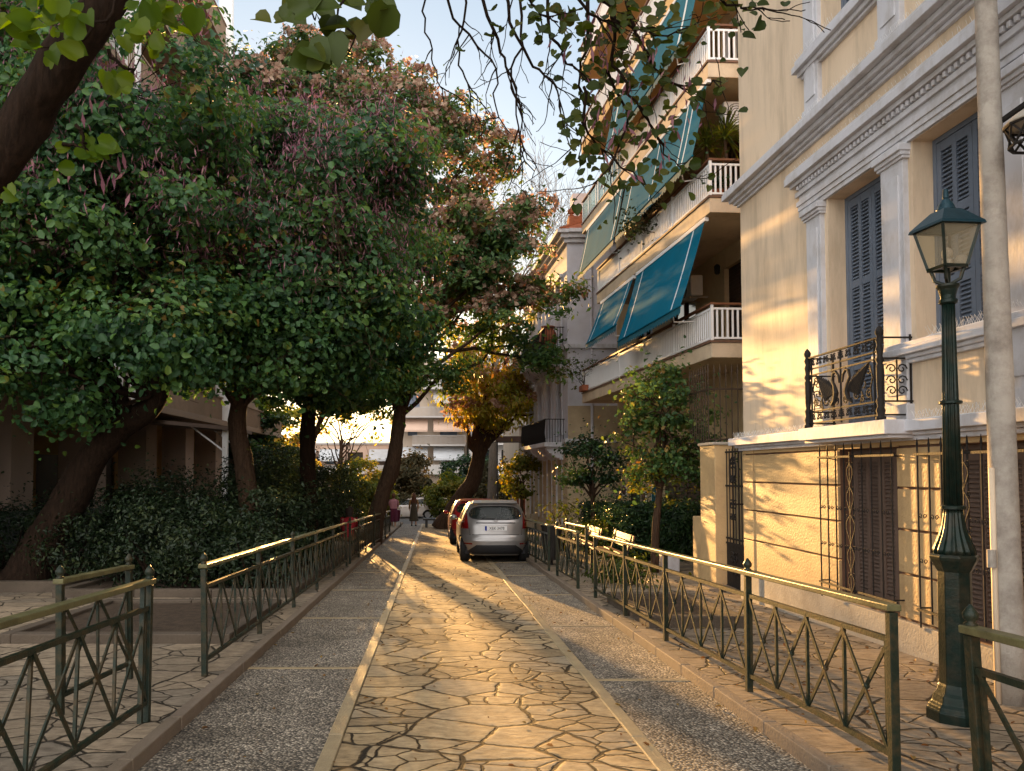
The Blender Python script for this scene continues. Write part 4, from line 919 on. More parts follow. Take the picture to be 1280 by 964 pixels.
# ================================================================== trees
def at(px, py, Y):
    """point at distance Y down the street that the photograph shows at pixel (px, py)"""
    return Vector((((px-543)/950)*Y, Y, 1.6+(588-py)/950*Y))
def tree(name, label, cat, base, path, rads, ells, nclump, per, lsize, lmat, seed, barkm='bark', limbs=9, kind='hex', group=None, csize=(.35,.75), lrad=.06, extra=None, up=.5, limb_from=.55, aspect=.8, hang=None, sides=14, keep=None, gap=-.10, twigs=0):
    r = np.random.default_rng(seed); rr = random.Random(seed)
    t = thing(name, base, label, cat, group)
    mb = MB(); pts = [Vector(p) for p in path]
    fine = []; fr = []
    for i in range(len(pts)-1):
        for k in range(5):
            s = k/5; p0 = pts[max(i-1,0)]; p1 = pts[i]; p2 = pts[i+1]; p3 = pts[min(i+2,len(pts)-1)]
            fine.append(.5*((2*p1)+(p2-p0)*s+(2*p0-5*p1+4*p2-p3)*s*s+(3*p1-p0-3*p2+p3)*s**3)); fr.append(rads[i]*(1-s)+rads[i+1]*s)
    fine.append(pts[-1]); fr.append(rads[-1])
    mb.tube(fine, fr, sides, nz=.16, nzs=2.2)
    C = clump_points(ells, nclump, r, *csize)
    C = [c for c in C if noise.noise(Vector(c[:3])*.8+Vector((seed,0,0))) > gap]
    if keep: C = [c for c in C if keep(c, r)]
    big = [C[i] for i in r.choice(len(C), min(limbs, len(C)), replace=False)]
    for e in ells: big.append((e[0],e[1],e[2],0,0))
    knots = []
    for c in big:
        i = int(len(fine)*(limb_from+(1-limb_from)*rr.random()))-1; s = fine[i]; e = Vector(c[:3]); cv = curve(s, e, (0,0,.10*(e-s).length), 7, .05, rr)
        mb.tube(cv, [max(.012, min(fr[i]*.75, lrad)*(1-.8*k/7)) for k in range(8)], 6, cap=False, nz=.1); knots += cv[2:]
    kn = np.array([tuple(k) for k in knots])
    for c in C:
        j = int(np.argmin(np.sum((kn-np.array(c[:3]))**2, axis=1))); s = Vector(kn[j]); e = Vector(c[:3])
        if (e-s).length > .2: mb.tube(curve(s, e, (0,0,.05), 3, .08, rr), [.014,.011,.008,.004], 4, cap=False)
    TW = []
    for k in range(twigs):
        c = C[rr.randrange(len(C))]; grow(mb, c[:3], (rr.gauss(0,.8), -1+rr.gauss(0,.5), rr.gauss(.2,.6)), rr.uniform(.6,1.1), .012, 2, rr, TW, .9, .03, 5, 3, 4, .004)
    mb.build('trunk', barkm, t, smooth=True)
    P_, N_, V_ = leaves_on(C, per, r, up)
    leaf_mesh('crown', P_, N_, lsize, lmat, t, aspect, kind, hang, seed, rndv=V_)
    if extra: extra(t, C, r)
    return t, C
def pods(frac, zmin, size=.12, per=60):
    def f(t, C, r):
        P_ = []; 
        for c in C:
            if c[2] > zmin and r.random() < frac: P_.append(np.array(c[:3])+r.normal(size=(per,3))*c[3]*.5+np.array([0,-.1,.1]))
        if P_: P_ = np.vstack(P_); Nn = r.normal(size=P_.shape)+np.array([0,-.8,.2]); leaf_mesh('seed_pods', P_, Nn, size, 'pods', t, .15, 'dia', (0,0,-1), 77)
    return f
def blooms(frac, size=.085, per=60, zmin=-9, mat='bloom'):
    def f(t, C, r):
        P_ = []
        for c in C:
            if c[2] > zmin and r.random() < frac:
                k = max(3, int(per*c[3]*c[3]/.3)//8); q = r.normal(size=(k,3)); q /= np.linalg.norm(q, axis=1, keepdims=True); q[:,2] = np.abs(q[:,2])
                cen = np.array(c[:3])+q*c[3]*np.array([1,1,.65])
                for cc in cen: P_.append(cc+r.normal(size=(8,3))*.06)
        P_ = np.vstack(P_); Nn = r.normal(size=P_.shape)+np.array([0,0,.5]); leaf_mesh('blossom', P_, Nn, size, mat, t, .8, 'quad', None, 78)
    return f
G_L = 'trees along the left side'
# thick leaning judas tree by the left building
tree('judas_tree', 'thick dark trunk leaning right at the far left by the building, under a green crown', 'tree', (-7.05,13.3,gw(13.3)),
     [(-7.15,13.3,-.45),(-6.95,13.3,.1),(-6.45,13.3,.9),(-6.0,13.25,1.75),(-5.45,13.2,2.35),(-4.85,13.1,2.75),(-4.6,13.0,3.6)], [.50,.36,.31,.27,.23,.19,.13],
     [(-6.6,12.6,4.3,2.2,1.6,1.3),(-5.2,12.4,6.2,2.0,1.7,1.8),(-7.6,12.8,7.6,1.9,1.8,2.0),(-7.9,12.2,3.1,1.2,1.2,.9),(-4.6,12.4,3.9,1.3,1.2,.9),(-6.4,11.6,3.1,2.0,1.2,.8),(-5.0,11.8,7.6,1.8,1.5,1.4)],
     520, 150, .105, 'leafA', 21, limbs=20, keep=lambda c, r: c[2] > 4.0 or r.random() < .6, twigs=30, extra=pods(.6, 5.2, .115, 160), csize=(.3,.8))
# judas tree in the bed
tree('judas_tree', 'tree with a smooth curving trunk rising from the shrubs, crown full of purple seed pods', 'tree', (-3.5,15,gw(15)),
     [(-3.55,15,-.5),(-3.65,15,.8),(-3.75,15,1.7),(-3.9,15,2.6),(-3.7,15,3.5),(-3.3,14.9,4.4),(-3.1,14.8,5.5)], [.24,.20,.19,.17,.15,.12,.09],
     [(-3.2,14.2,5.0,2.6,1.9,1.5),(-2.6,14.2,6.6,2.4,1.9,1.7),(-4.6,14.4,7.4,2.3,1.9,1.3),(-1.5,14.4,4.3,1.2,1.3,.9),(-2.1,14.8,7.9,1.7,1.5,.9),(-5.4,14.0,6.0,1.4,1.3,1.6),(-3.2,13.5,3.7,2.1,1.4,.7),(-1.5,14.6,3.6,1.0,1.1,.6),(-3.0,13.8,4.4,2.4,1.4,.8)],
     680, 150, .105, 'leafA', 22, 'bark2', limbs=26, keep=lambda c, r: c[2] > 4.2 or r.random() < .6, twigs=40, extra=pods(.8, 5.0, .115, 190), csize=(.3,.8), group=None)
tree('judas_tree', 'slim straight trunk right of the curving one, among the left shrubs', 'tree', (-2.95,18,gw(18)),
     [(-2.95,18,-.5),(-2.98,18,1),(-3.0,18,2.4),(-2.9,18,3.8),(-2.7,18,5.5)], [.24,.20,.18,.15,.09],
     [(-2.5,17.8,5.0,1.9,1.8,1.3),(-1.6,17.6,6.6,1.7,1.6,1.5),(-3.6,18,7.0,1.9,1.7,1.7),(-1.15,17.8,4.9,1.1,1.1,.9),(-1.8,17.4,3.8,1.2,1.1,.8),(-3.6,18,4.0,1.2,1.2,.8),(-2.2,17.9,3.5,1.0,1.0,.6)],
     360, 150, .105, 'leafA', 23, 'bark', limbs=12, extra=pods(.5, 6.2, .14), csize=(.32,.65))
# silk trees with tan blossom
tree('silk_tree', 'leaning dark trunk near the far left railing end, with a very tall blossoming crown', 'tree', (-1.95,24.5,gw(24.5)),
     [(-2.05,24.5,-.75),(-1.75,24.5,.6),(-1.35,24.5,1.8),(-1.2,24.5,2.8),(-1.05,24.5,4.2),(-1.0,24.5,6.2),(-1.2,24.5,8.2)], [.34,.26,.25,.22,.19,.15,.09],
     [(-1.2,24.5,7.6,3.0,2.5,2.2),(-1.8,24.5,11.8,2.9,2.4,2.2),(.6,24.6,9.6,2.2,2.0,1.6),(-4.3,24.5,12.6,2.4,2.2,2.0),(.2,24.5,6.2,1.9,1.8,1.3),(1.3,24.8,7.4,1.6,1.6,1.0),(-3.2,24.5,9.0,2.2,2.0,2.2),(-.2,24.3,13.0,1.2,1.3,1.2),(-2.4,24.4,14.0,2.2,1.8,1.3),(-5.6,25,14.2,2.1,1.8,1.6),(-3.8,24.6,14.6,1.9,1.7,1.3),(-2.1,24.4,3.75,1.0,.9,.55),(-.3,24.3,4.7,1.3,1.1,.8),(-2.3,24.5,4.5,1.5,1.2,.8),(-1.4,24.3,4.6,1.2,1.0,.8),(-3.3,24.5,4.8,1.3,1.2,1.0),(2.5,24.2,8.2,1.5,1.4,1.0),(3.6,23.6,7.0,1.0,1.0,1.0),(2.6,24,6.4,1.0,1.0,.8),(1.3,24.5,11.7,1.3,1.3,1.4),(2.0,24.4,9.7,1.5,1.4,1.2),(3.5,25.4,5.9,.8,.8,.6),(3.9,25.6,4.9,.7,.7,.8),(-2.4,24.4,5.4,1.6,1.5,1.0)],
     1420, 115, .19, 'leafB', 24, 'bark2', limbs=28, extra=blooms(.7, .11, 130, 6.5), csize=(.3,.68), gap=-.03, aspect=.42, kind='dia', lrad=.09)
tree('silk_tree', 'crooked tree in the street beyond the cars, trunk bent right, yellow glowing leaves', 'tree', (.5,36,g(36)),
     [(.40,36,-1.25),(.75,36,-.55),(1.30,36,.30),(1.85,36,1.2),(2.10,36,2.3),(2.2,36,3.8),(2.6,36,5.6)], [.62,.44,.40,.37,.32,.25,.14],
     [(2.0,35.8,5.4,2.2,1.9,1.5),(4.2,35.2,7.4,2.4,2.0,1.7),(3.4,35.6,4.6,1.8,1.6,1.1),(1.0,35.8,7.2,1.8,1.7,1.4),(2.2,35.4,3.9,1.1,1.1,.8),(3.9,35,5.2,1.3,1.2,1.2),(2.8,35.5,6.2,2,1.6,1.2),(4.6,34.6,4.2,.9,.9,1.2),(1.9,35,4.6,1.3,1.2,1.0)],
     270, 56, .20, 'leafG', 25, 'bark2', limbs=16, extra=blooms(.3, .15, 50), csize=(.45,.85), aspect=.4, kind='dia', lrad=.13, hang=(0,0,-1), keep=lambda c, r: not (-2.5 < c[0] < 1.15 and c[2] < 7.4 and r.random() < .74))
# leafless tree against the sky
t = thing('bare_tree', (3.4,46,g(46)), 'tall leafless tree with fine twigs standing out against the sky', 'tree'); mb = MB(); rr = random.Random(5); tips = []
mb.tube([(3.4,46,-1.6),(3.6,46,4),(3.8,46,9)], [.3,.24,.16], 9)
for d in ((.5,0,1),(-.3,.2,1),(.9,0,.9),(.1,-.3,1),(1.2,.1,.7)): grow(mb, (3.8,46,9+rr.uniform(-1,.3)), d, 4.6, .11, 4, rr, tips, .75, -.02, 5, 4, 5, .011)
mb.build('trunk', 'barkgrey', t)
# small street trees on the right
tree('orange_tree', 'round-headed little tree on a slim trunk at the far end of the hedge', 'tree', (4.35,21,gw(21)),
     [(4.35,21,-.6),(4.38,21,.4),(4.33,21,1.1)], [.07,.055,.05], [(4.5,20.9,1.75,.95,.9,.55),(4.2,20.9,2.1,.7,.7,.45),(4.9,20.9,1.35,.5,.5,.3),(3.75,20.9,1.5,.45,.5,.35)],
     95, 190, .085, 'leafC', 31, 'bark2', limbs=8, csize=(.16,.32), lrad=.03, limb_from=.7)
tree('street_tree', 'slender tree with a pale trunk and narrow leafy head in front of the clipped hedge', 'tree', (4.35,15,gw(15)),
     [(4.33,15,-.42),(4.36,15,.5),(4.45,15,1.3),(4.5,15,1.9)], [.085,.07,.065,.055], [(4.55,15,2.35,.85,.8,.75),(4.75,15,3.0,.85,.75,.65),(4.35,15,3.05,.55,.6,.75),(4.7,15,1.6,.85,.7,.35),(5.1,15,2.4,.5,.5,.8)],
     190, 170, .08, 'leafB', 32, 'bark2', limbs=10, csize=(.14,.30), lrad=.03, limb_from=.6, extra=lambda t, C, r: leaf_mesh('sunlit_leaves', *(lambda a: (a[0], a[1]))(leaves_on([(4.75+r.normal()*.55,15+r.normal()*.4,1.42+r.normal()*.16,.16,np.array([0,0,1.])) for k in range(26)], 300, r)), .075, 'leafY', t, .6, 'hex', None, 5))  # yellow leaf colour stands in for sunlight on the lower crown
t = thing('planter_box', (4.68,15.3,gw(15.3)), 'white square planter box at the foot of the slender tree', 'planter'); z = gw(15.3)
mb = MB(); mb.box(4.50,4.86,15.12,15.48,z,z+.33); mb.build('box', 'trim', t, bevel=.015); mb = MB(); mb.box(4.53,4.83,15.15,15.45,z+.33,z+.345); mb.build('soil', 'soil', t)
tree('street_tree', 'bright green round tree beyond the silver car against the townhouse', 'tree', (3.75,33,gw(33)),
     [(3.75,33,-1),(3.8,33,.2),(3.8,33,.9)], [.09,.07,.06], [(3.8,33,1.2,.85,.8,.75),(4.1,33,1.9,.65,.6,.5),(3.55,33,1.9,.55,.5,.4)], 75, 120, .12, 'leafY', 33, 'bark2', limbs=7, csize=(.2,.38), lrad=.04, limb_from=.7)
# shrubs
def shrub(name, label, base, ells, n, per, ls, mat, seed, cat='shrub', group=None, csize=(.18,.36), stems=8, aspect=.6, kind='hex'):
    r = np.random.default_rng(seed); rr = random.Random(seed); t = thing(name, base, label, cat, group)
    C = clump_points(ells, n, r, *csize, shell=.7); C = [c for c in C if c[2] > base[2]+.05]
    mb = MB()
    for k in range(stems):
        c = C[rr.randrange(len(C))]; p = Vector((base[0]+(c[0]-base[0])*.45, base[1]+(c[1]-base[1])*.45, base[2]-.02)); mb.tube(curve(p, c[:3], (0,0,.1), 4, .08, rr), [.03,.024,.018,.012,.006], 5, cap=False)
    mb.build('stems', 'bark', t); P_, N_, V_ = leaves_on(C, per, r, .4, .85); k = P_[:,2] > base[2]; leaf_mesh('foliage', P_[k], N_[k], ls, mat, t, aspect, kind, None, seed, rndv=V_[k]); return t
G_S = 'dark shrubs in the left beds'
sl = [(-2.9,12.1,.6,1.1,'small dark shrub in the near right corner of the long left bed'),(-4.2,12.4,1.0,1.5,'low dark shrub at the near corner of the long left bed'),(-5.0,14.2,1.1,1.9,'dark shrub right of the thick leaning trunk'),(-3.2,13.4,1.0,1.7,'dark shrub under the curving trunk, close behind the railing'),(-4.0,16.6,1.2,2.1,'tall dark shrub left of the slim straight trunk'),(-2.9,16.2,.8,1.7,'dark shrub pressed against the middle of the long left railing'),(-3.0,19.8,1.0,2.2,'tall dark shrub just beyond the slim straight trunk'),(-4.6,20.4,1.3,2.6,'big dark shrub deep in the left bed'),(-2.9,22.6,.9,2.4,'dark shrub behind the middle far left railing'),(-3.6,25.8,.9,2.4,'dark shrub behind the leaning silk tree trunk'),(-4.6,24.6,1.4,3.4,'tallest dark shrub in front of the left building')]
for i, (x, y, rad, h, lab) in enumerate(sl):
    b = gw(y)+.06; shrub('shrub', lab, (x,y,b), [(x,y,b+h*.5,rad,rad,h*.5),(x-.3*rad,y+.2,b+h*.35,rad*.9,rad*.9,h*.36)], int(80*rad*h**.7), 210, .064, 'leafD', 100+i, group=G_S)
for i, (x, y, rad, h, lab) in enumerate([(-8.4,12.9,.8,1.0,'small dark shrub left of the thick leaning trunk'),(-6.0,13.0,.7,1.1,'small dark shrub at the foot of the thick leaning trunk'),(-7.6,16.5,1.1,1.6,'dark shrub by the left building pier'),(-6.6,18.5,1.2,2.0,'dark shrub between the left building and the slim trunk'),(-8.6,15.2,.9,1.3,'dark shrub against the arcade of the left building')]):
    b = gw(y)+.06; shrub('shrub', lab, (x,y,b), [(x,y,b+h*.5,rad,rad,h*.5)], int(60*rad*h), 170, .064, 'leafD', 120+i, group=G_S)
# clipped hedge
r_ = np.random.default_rng(9); t = thing('hedge', (5.2,19.8,gw(19.8)), 'clipped dark green hedge in front of the dark garage shutter', 'hedge'); C = []
for k in range(420):
    x = 4.5+2.0*r_.random(); y = 17.6+5.6*r_.random(); z = gw(y)+1.2*r_.random()
    f = r_.integers(0, 4)
    if f == 0: z = gw(y)+1.14+.07*r_.random()
    elif f == 1: x = 4.5+.12*r_.random()
    elif f == 2: y = 17.6+.12*r_.random(); z = gw(y)+1.2*r_.random()
    C.append((x, y, z, .17+.1*r_.random(), np.array([-.4,-.4,.6])))
P_, N_, V_ = leaves_on(C, 520, r_, .4, .9); leaf_mesh('foliage', P_, N_, .06, 'leafC', t, .6, 'hex', None, 41, rndv=V_)
mb = MB(); 
for k in range(40): x = 4.7+1.6*random.random(); y = 17.8+5.2*random.random(); mb.tube([(x,y,gw(y)),(x+.05,y,gw(y)+.5),(x-.05,y+.05,gw(y)+1.0)], [.02,.015,.008], 5)
mb.build('stems', 'bark', t)
shrub('shrub', 'yellow-lit leafy shrub at the street end of the hedge', (4.05,19.3,gw(19.3)), [(4.1,19.4,gw(19.3)+.4,.3,.5,.35)], 30, 150, .08, 'leafOlive', 51)
shrub('shrub', 'sparse tall spindly plant by the townhouse wall next to the litter bin', (3.35,20.5,gw(20)), [(3.4,20.5,.1,.4,.4,1.0)], 26, 80, .09, 'leafOlive', 52)
shrub('shrub', 'low yellowish plant under the right-hand benches', (3.2,13.2,gw(13.2)), [(3.2,13.2,gw(13.2)+.2,.5,.6,.22)], 26, 140, .07, 'leafOlive', 53)
# far greenery
shrub('cypress_bush', 'big brownish feathery bush at the end of the street behind the walkers', (-2.0,54,g(54)), [(-2.0,54,.2,1.6,1.5,2.3),(-1.6,54,1.3,1.2,1.2,1.6)], 130, 110, .20, 'leafT', 61, csize=(.3,.6))
shrub('shrub', 'bright yellow-green shrub just left of the crooked tree trunk', (1.1,52,g(52)), [(1.2,52,-.2,1.7,1.4,1.35),(2.2,52,.2,1.1,1.0,.8)], 110, 110, .2, 'leafY', 62, csize=(.3,.55))
shrub('shrub', 'yellow-green shrub behind the leaning silk tree trunk', (-4.6,46,g(46)), [(-4.5,46,.2,1.6,1.4,2.0),(-3.5,46,-.4,1.0,1,1.1)], 110, 100, .2, 'leafY', 63, csize=(.3,.55))
shrub('shrub', 'drooping grey-green bush right of the crooked tree trunk', (4.0,50,g(50)), [(4.2,50,.3,1.7,1.4,2.1),(5.8,50,0,1.4,1.2,1.6)], 120, 100, .2, 'leafT', 64, csize=(.3,.55))
shrub('shrub', 'dark green bush at the end of the street above the bright yellow-green one', (3.0,60,g(60)), [(2.8,60,1.3,2.2,1.6,1.5)], 80, 110, .2, 'leafC', 65, csize=(.3,.6))
shrub('hedge', 'low green hedge along the far side of the cross street', (0,62,g(60)), [(-3,62,-1.5,4,1,.75),(3,62,-1.5,4,1,.7)], 140, 90, .2, 'leafB', 66, cat='hedge', csize=(.3,.5))
tree('park_tree', 'tree with high golden backlit foliage glowing between the left trunks', 'tree', (-6.6,38,gw(38)), [(-6.6,38,-1.2),(-6.4,38,1.5),(-5.9,38,3.6),(-5.0,38,5.6)], [.24,.18,.14,.08], [(-4.2,38,6.3,2.4,1.8,1.9),(-2.4,38.4,6.2,1.5,1.4,1.5),(-5.6,38,5.2,1.3,1.3,1.0)], 170, 70, .17, 'leafG', 27, 'bark2', limbs=14, csize=(.3,.65), aspect=.5, kind='dia', extra=blooms(.3,.12,50))
tree('park_tree', 'thin airy tree silhouetted against the low sun at the left end of the street', 'tree', (-6.8,54,g(54)), [(-6.8,54,-1.7),(-6.7,54,1.5),(-6.6,54,3.8)], [.2,.15,.09], [(-6.6,54,5.4,2.6,1.8,1.7),(-4.6,54,4.9,1.6,1.4,1.2)], 34, 40, .2, 'leafG', 28, 'bark2', limbs=14, csize=(.35,.7), aspect=.6)
for i, (x, y, zc_, ra, h, lab, mt) in enumerate([(-12,50,3.4,3.0,3.2,'leafy tree behind the dark shrubs at the far left end of the street','leafOlive'),(-9.0,38,2.0,2.2,2.6,'olive-green tree beyond the left bed, behind the leaning silk tree','leafC'),(-13,60,4.4,3.5,3.6,'distant tree glowing between the left trunks','leafG'),(-16,52,4,4,4.5,'distant tree beyond the left building','leafOlive')]):
    tree('park_tree', lab, 'tree', (x,y,g(y)), [(x,y,g(y)-.1),(x+.1,y,g(y)+1.2),(x,y,zc_)], [.25,.18,.12], [(x,y,zc_,ra,ra*.8,h),(x+ra*.5,y,zc_-h*.5,ra*.7,ra*.7,h*.5)], 120, 90, .24, mt, 200+i, 'bark2', limbs=9, csize=(.4,.8))
# fallen leaves
P_ = []
for k in range(1500):
    x = random.choice([random.uniform(-1.7,2.2), random.uniform(2.4,4.4), random.uniform(2.45,3.4)]); y = random.uniform(3.5, 30)**1.0
    P_.append((x, y, (g(y) if x < 2.2 else gw(y))+.016))
P_ = np.array(P_); Nn = rng.normal(size=P_.shape)*.25+np.array([0,0,1.]); o = leaf_mesh('fallen_leaves', P_, Nn, .035, 'leafDry', None, .7, 'hex', None, 4); tag(o, 'small dry leaves scattered over the paving', 'fallen leaves', kind='stuff')
# ------------------------------------------------------------------ foreground tree (upper left) and its overhanging branches
t = thing('old_tree', (-4.7,4.4,gw(4.4)), 'rough dark trunk crossing the upper left corner, its branches hanging over the street', 'tree')
mb = MB(); rr = random.Random(3)
tr = [(-5.0,4.4,-.05),(-4.2,4.45,1.2),(-3.3,4.5,2.5),(-2.82,4.5,3.2),(-2.46,4.5,3.72),(-2.08,4.5,4.3),(-1.6,4.5,5.0),(-1.1,4.6,5.7)]
fine = []; fr = []; rads = [.32,.24,.18,.15,.135,.12,.115,.10]
for i in range(len(tr)-1):
    for k in range(9): s = k/9; fine.append(Vector(tr[i]).lerp(Vector(tr[i+1]), s)); fr.append(rads[i]*(1-s)+rads[i+1]*s)
mb.tube(fine, fr, 40, nz=.25, nzs=5.)
def limb(pts, r0, r1, sides=7):
    n = 16; cv = []
    pts = [Vector(p) for p in pts]; m = len(pts)-1
    for i in range(n+1):
        s = i/n*m; k = min(int(s), m-1); s -= k; p0 = pts[max(k-1,0)]; p1 = pts[k]; p2 = pts[k+1]; p3 = pts[min(k+2,m)]
        cv.append(.5*((2*p1)+(p2-p0)*s+(2*p0-5*p1+4*p2-p3)*s*s+(3*p1-p0-3*p2+p3)*s**3)+Vector((rr.gauss(0,1),rr.gauss(0,1),rr.gauss(0,1)))*.012)
    mb.tube(cv, [r0+(r1-r0)*i/n for i in range(n+1)], sides, cap=False, nz=.12); return cv
A = limb([(-1.1,4.6,5.7),(-.2,5.0,5.6),(.9,5.4,5.55),(2.0,5.5,5.45),(2.9,5.4,5.3)], .10, .035)
limb([(-1.1,4.6,5.7),(-1.4,4.0,6.8),(-1.0,3.0,8.0)], .11, .05); A2 = limb([(-1.1,4.6,5.7),(-.9,3.8,5.0),(-.5,3.0,4.2),(-.2,2.7,3.75)], .05, .012)
limb([(-2.72,4.5,3.2),(-3.0,4.2,4.0),(-3.3,4.0,5.0)], .07, .04)
# bare twigs hanging from the limb
def hang(px0, py0, pxs, Y, r0=.012, fork=3):
    pts = [at(a, b, Y+.15*math.sin(i)) for i, (a, b) in enumerate(pxs)]
    cv = limb([at(px0, py0, Y)]+pts, r0*1.15, .004, 5)
    for k in range(fork*2):
        i = rr.randint(4, 15); p = cv[i]; d = (cv[min(i+1,16)]-cv[i-1]).normalized()+Vector((rr.gauss(0,.7), rr.gauss(0,.4), -.25)); grow(mb, p, d, rr.uniform(.14,.34), .006, 1, rr, TT, .9, .05, 5, 2, 4, .0032)
    return cv
TT = []
hang(530,-60, [(533,20),(545,80),(556,118)], 5.5, .007, 1)
hang(575,-70, [(582,10),(572,70),(590,110),(588,170)], 5.6, .010, 2)
hang(600,-60, [(612,10),(628,60),(645,95),(650,150),(668,210)], 5.4, .013, 4)
hang(625,-60, [(640,20),(665,70),(690,90),(705,130),(715,180)], 5.5, .012, 4)
hang(650,-50, [(655,30),(640,90),(655,130),(652,190)], 5.3, .010, 3)
hang(680,-50, [(690,20),(705,60),(722,75),(745,95)], 5.2, .012, 3)
hang(560,-60, [(560,0),(590,40),(620,75),(618,120),(640,165)], 5.7, .011, 3)
# leafy twigs on the right of the overhang
LP = []; LN = []
def leafy(px0, py0, pxs, Y, r0=.012, n=60, sz=None, spread=.13):
    cv = hang(px0, py0, pxs, Y, r0, 2); q = []
    for k in range(n):
        i = rr.randint(3, 16); c = cv[i]+Vector((rr.gauss(0,spread), rr.gauss(0,spread), rr.gauss(0,spread)-.03)); LP.append(tuple(c)); LN.append((rr.gauss(0,.5), rr.gauss(-1,.4), rr.gauss(.4,.45)))
    return cv
leafy(735,-50, [(740,30),(728,80),(735,140),(725,190)], 5.3, .014, 60, spread=.10)
leafy(760,-50, [(775,20),(765,90),(790,140),(770,200),(745,225)], 5.2, .014, 60)
leafy(780,-50, [(800,20),(820,70),(850,95),(880,100),(905,95)], 5.1, .014, 50, spread=.13)
leafy(770,60, [(790,110),(820,150),(835,185),(860,200)], 5.2, .010, 60)
leafy(735,100, [(735,150),(755,180),(790,210),(820,228)], 5.3, .010, 50, spread=.09)
leafy(640,-80, [(655,-30),(675,5),(700,18)], 4.6, .012, 60, spread=.13)
leafy(860,-60, [(900,-20),(935,-2),(965,0)], 4.4, .010, 60, spread=.09)
leafy(700,-60, [(730,-10),(760,15),(800,10)], 4.9, .012, 60, spread=.15)
leafy(740,-60, [(760,-10),(790,20),(830,35),(860,30)], 5.0, .012, 70, spread=.12)
leaf_mesh('crown', np.array(LP), np.array(LN), .060, 'leafOlive', t, .95, 'heart', None, 8)
# bright backlit leaves near the trunk and top edge
LP = []; LN = []
def near(px, py, Y, n, sp):
    for k in range(n): c = at(px+rr.gauss(0,sp), py+rr.gauss(0,sp*.7), Y+rr.gauss(0,.08)); LP.append(tuple(c)); LN.append((rr.gauss(0,.35), -1+rr.gauss(0,.3), rr.gauss(.2,.45)))
for px, py, Y, n, sp in ((35,50,4.0,10,22),(60,15,4.1,8,22),(150,92,4.2,4,10),(165,30,4.0,8,22),(190,10,3.8,10,20),(95,190,4.3,9,16),(62,218,4.2,2,6),(115,185,4.3,4,10),(130,95,4.3,5,10),(5,240,4.0,2,5),(215,5,4.0,8,18),(20,20,3.6,10,20),(180,-5,3.6,12,30),(60,-10,3.8,12,30)): near(px, py, Y, n, sp)
leaf_mesh('near_leaves', np.array(LP), np.array(LN), .088, 'leafNear', t, .95, 'heart', None, 9)
LP = []; LN = []
for px, py, Y, n, sp in ((400,70,2.5,3,10),(433,35,2.6,5,12),(405,25,2.6,3,12),(480,8,2.7,4,12),(385,-5,2.5,6,22),(440,-8,2.6,6,22),(350,5,2.9,6,16),(465,-5,2.5,4,14),(395,55,2.5,2,6)): near(px, py, Y, n, sp)
leaf_mesh('overhead_leaves', np.array(LP), np.array(LN), .078, 'leafOlive', t, .98, 'heart', None, 10)
for a in ([(430,-60),(425,0),(438,40),(405,75)], [(480,-60),(475,-10),(482,8)], [(395,-60),(385,-10),(398,20)]): limb([at(x, y, 2.55) for x, y in a], .006, .0018, 5)
for a, Y in (([(150,-60),(120,20),(60,50),(20,40)],4.1), ([(90,150),(100,175),(115,190)],4.3), ([(130,60),(160,85),(150,100)],4.2), ([(70,175),(110,188),(150,215)],4.3)): limb([at(x, y, Y) for x, y in a], .012, .003, 5)
LP = []; LN = []                     # brown dry pods hanging with the leaves
for k in range(170):
    px, py, Y = rr.choice([(790,60,5.1),(745,60,5.2),(770,120,5.2),(860,110,5.1),(800,180,5.2),(740,10,5.1),(120,105,4.3),(112,215,4.4)]); c = at(px+rr.gauss(0,26), py+rr.gauss(0,24), Y); LP.append(tuple(c)); LN.append((rr.gauss(0,1), -1, rr.gauss(0,.4)))
leaf_mesh('seed_pods', np.array(LP), np.array(LN), .085, 'pods', t, .22, 'dia', (0,0,-1), 12)
r_ = np.random.default_rng(17); C = clump_points([(-3.0,2.2,7.6,3.4,2.8,.9),(-.6,1.6,7.9,2.6,2.2,.8)], 150, r_, .35, .7); C = [c for c in C if c[2] > 2.9+.62*c[1]]
for c in C[::9]: limb([(-1.2,4.2,6.3), Vector((-1.2,4.2,6.3)).lerp(Vector(c[:3]), .5)+Vector((0,0,.3)), c[:3]], .05, .012, 5)
P_, N_, V_ = leaves_on(C, 110, r_, .5); leaf_mesh('upper_crown', P_, N_, .11, 'leafA', t, .95, 'hex', None, 19, rndv=V_)
mb.build('trunk', 'bark', t, smooth=True)
# ================================================================== cars
SILVER = pm('paint_silver', (.30,.29,.285), .03, 3., .34, 0, metal=.6, coat=.5)
RED = pm('paint_red', (.30,.015,.018), .02, 3., .3, 0, coat=.7)
WHITEP = pm('paint_white', (.6,.58,.56), .02, 3., .3, 0, coat=.7)
BLKP = pm('plastic_black', (.018,.018,.02), .1, 9., .55, .1, 90)
RUB = pm('rubber', (.015,.015,.015), .1, 9., .8, .2, 90)
ALLOY = pm('alloy', (.4,.4,.42), .05, 9., .3, 0, metal=.8)
LREDM = pm('lens_red', (.17,.006,.008), .05, 9., .15, 0, coat=.8)
LCLR = pm('lens_clear', (.55,.55,.52), .05, 9., .15, 0, coat=.8)
BLUEM = pm('plate_blue', (.015,.04,.30), .02, 9., .4, 0)
CARG = clearglass('car_glass', (.03,.04,.035), .45)
SEATM = pm('seat_fabric', (.03,.03,.035), .1, 9., .8, .1)
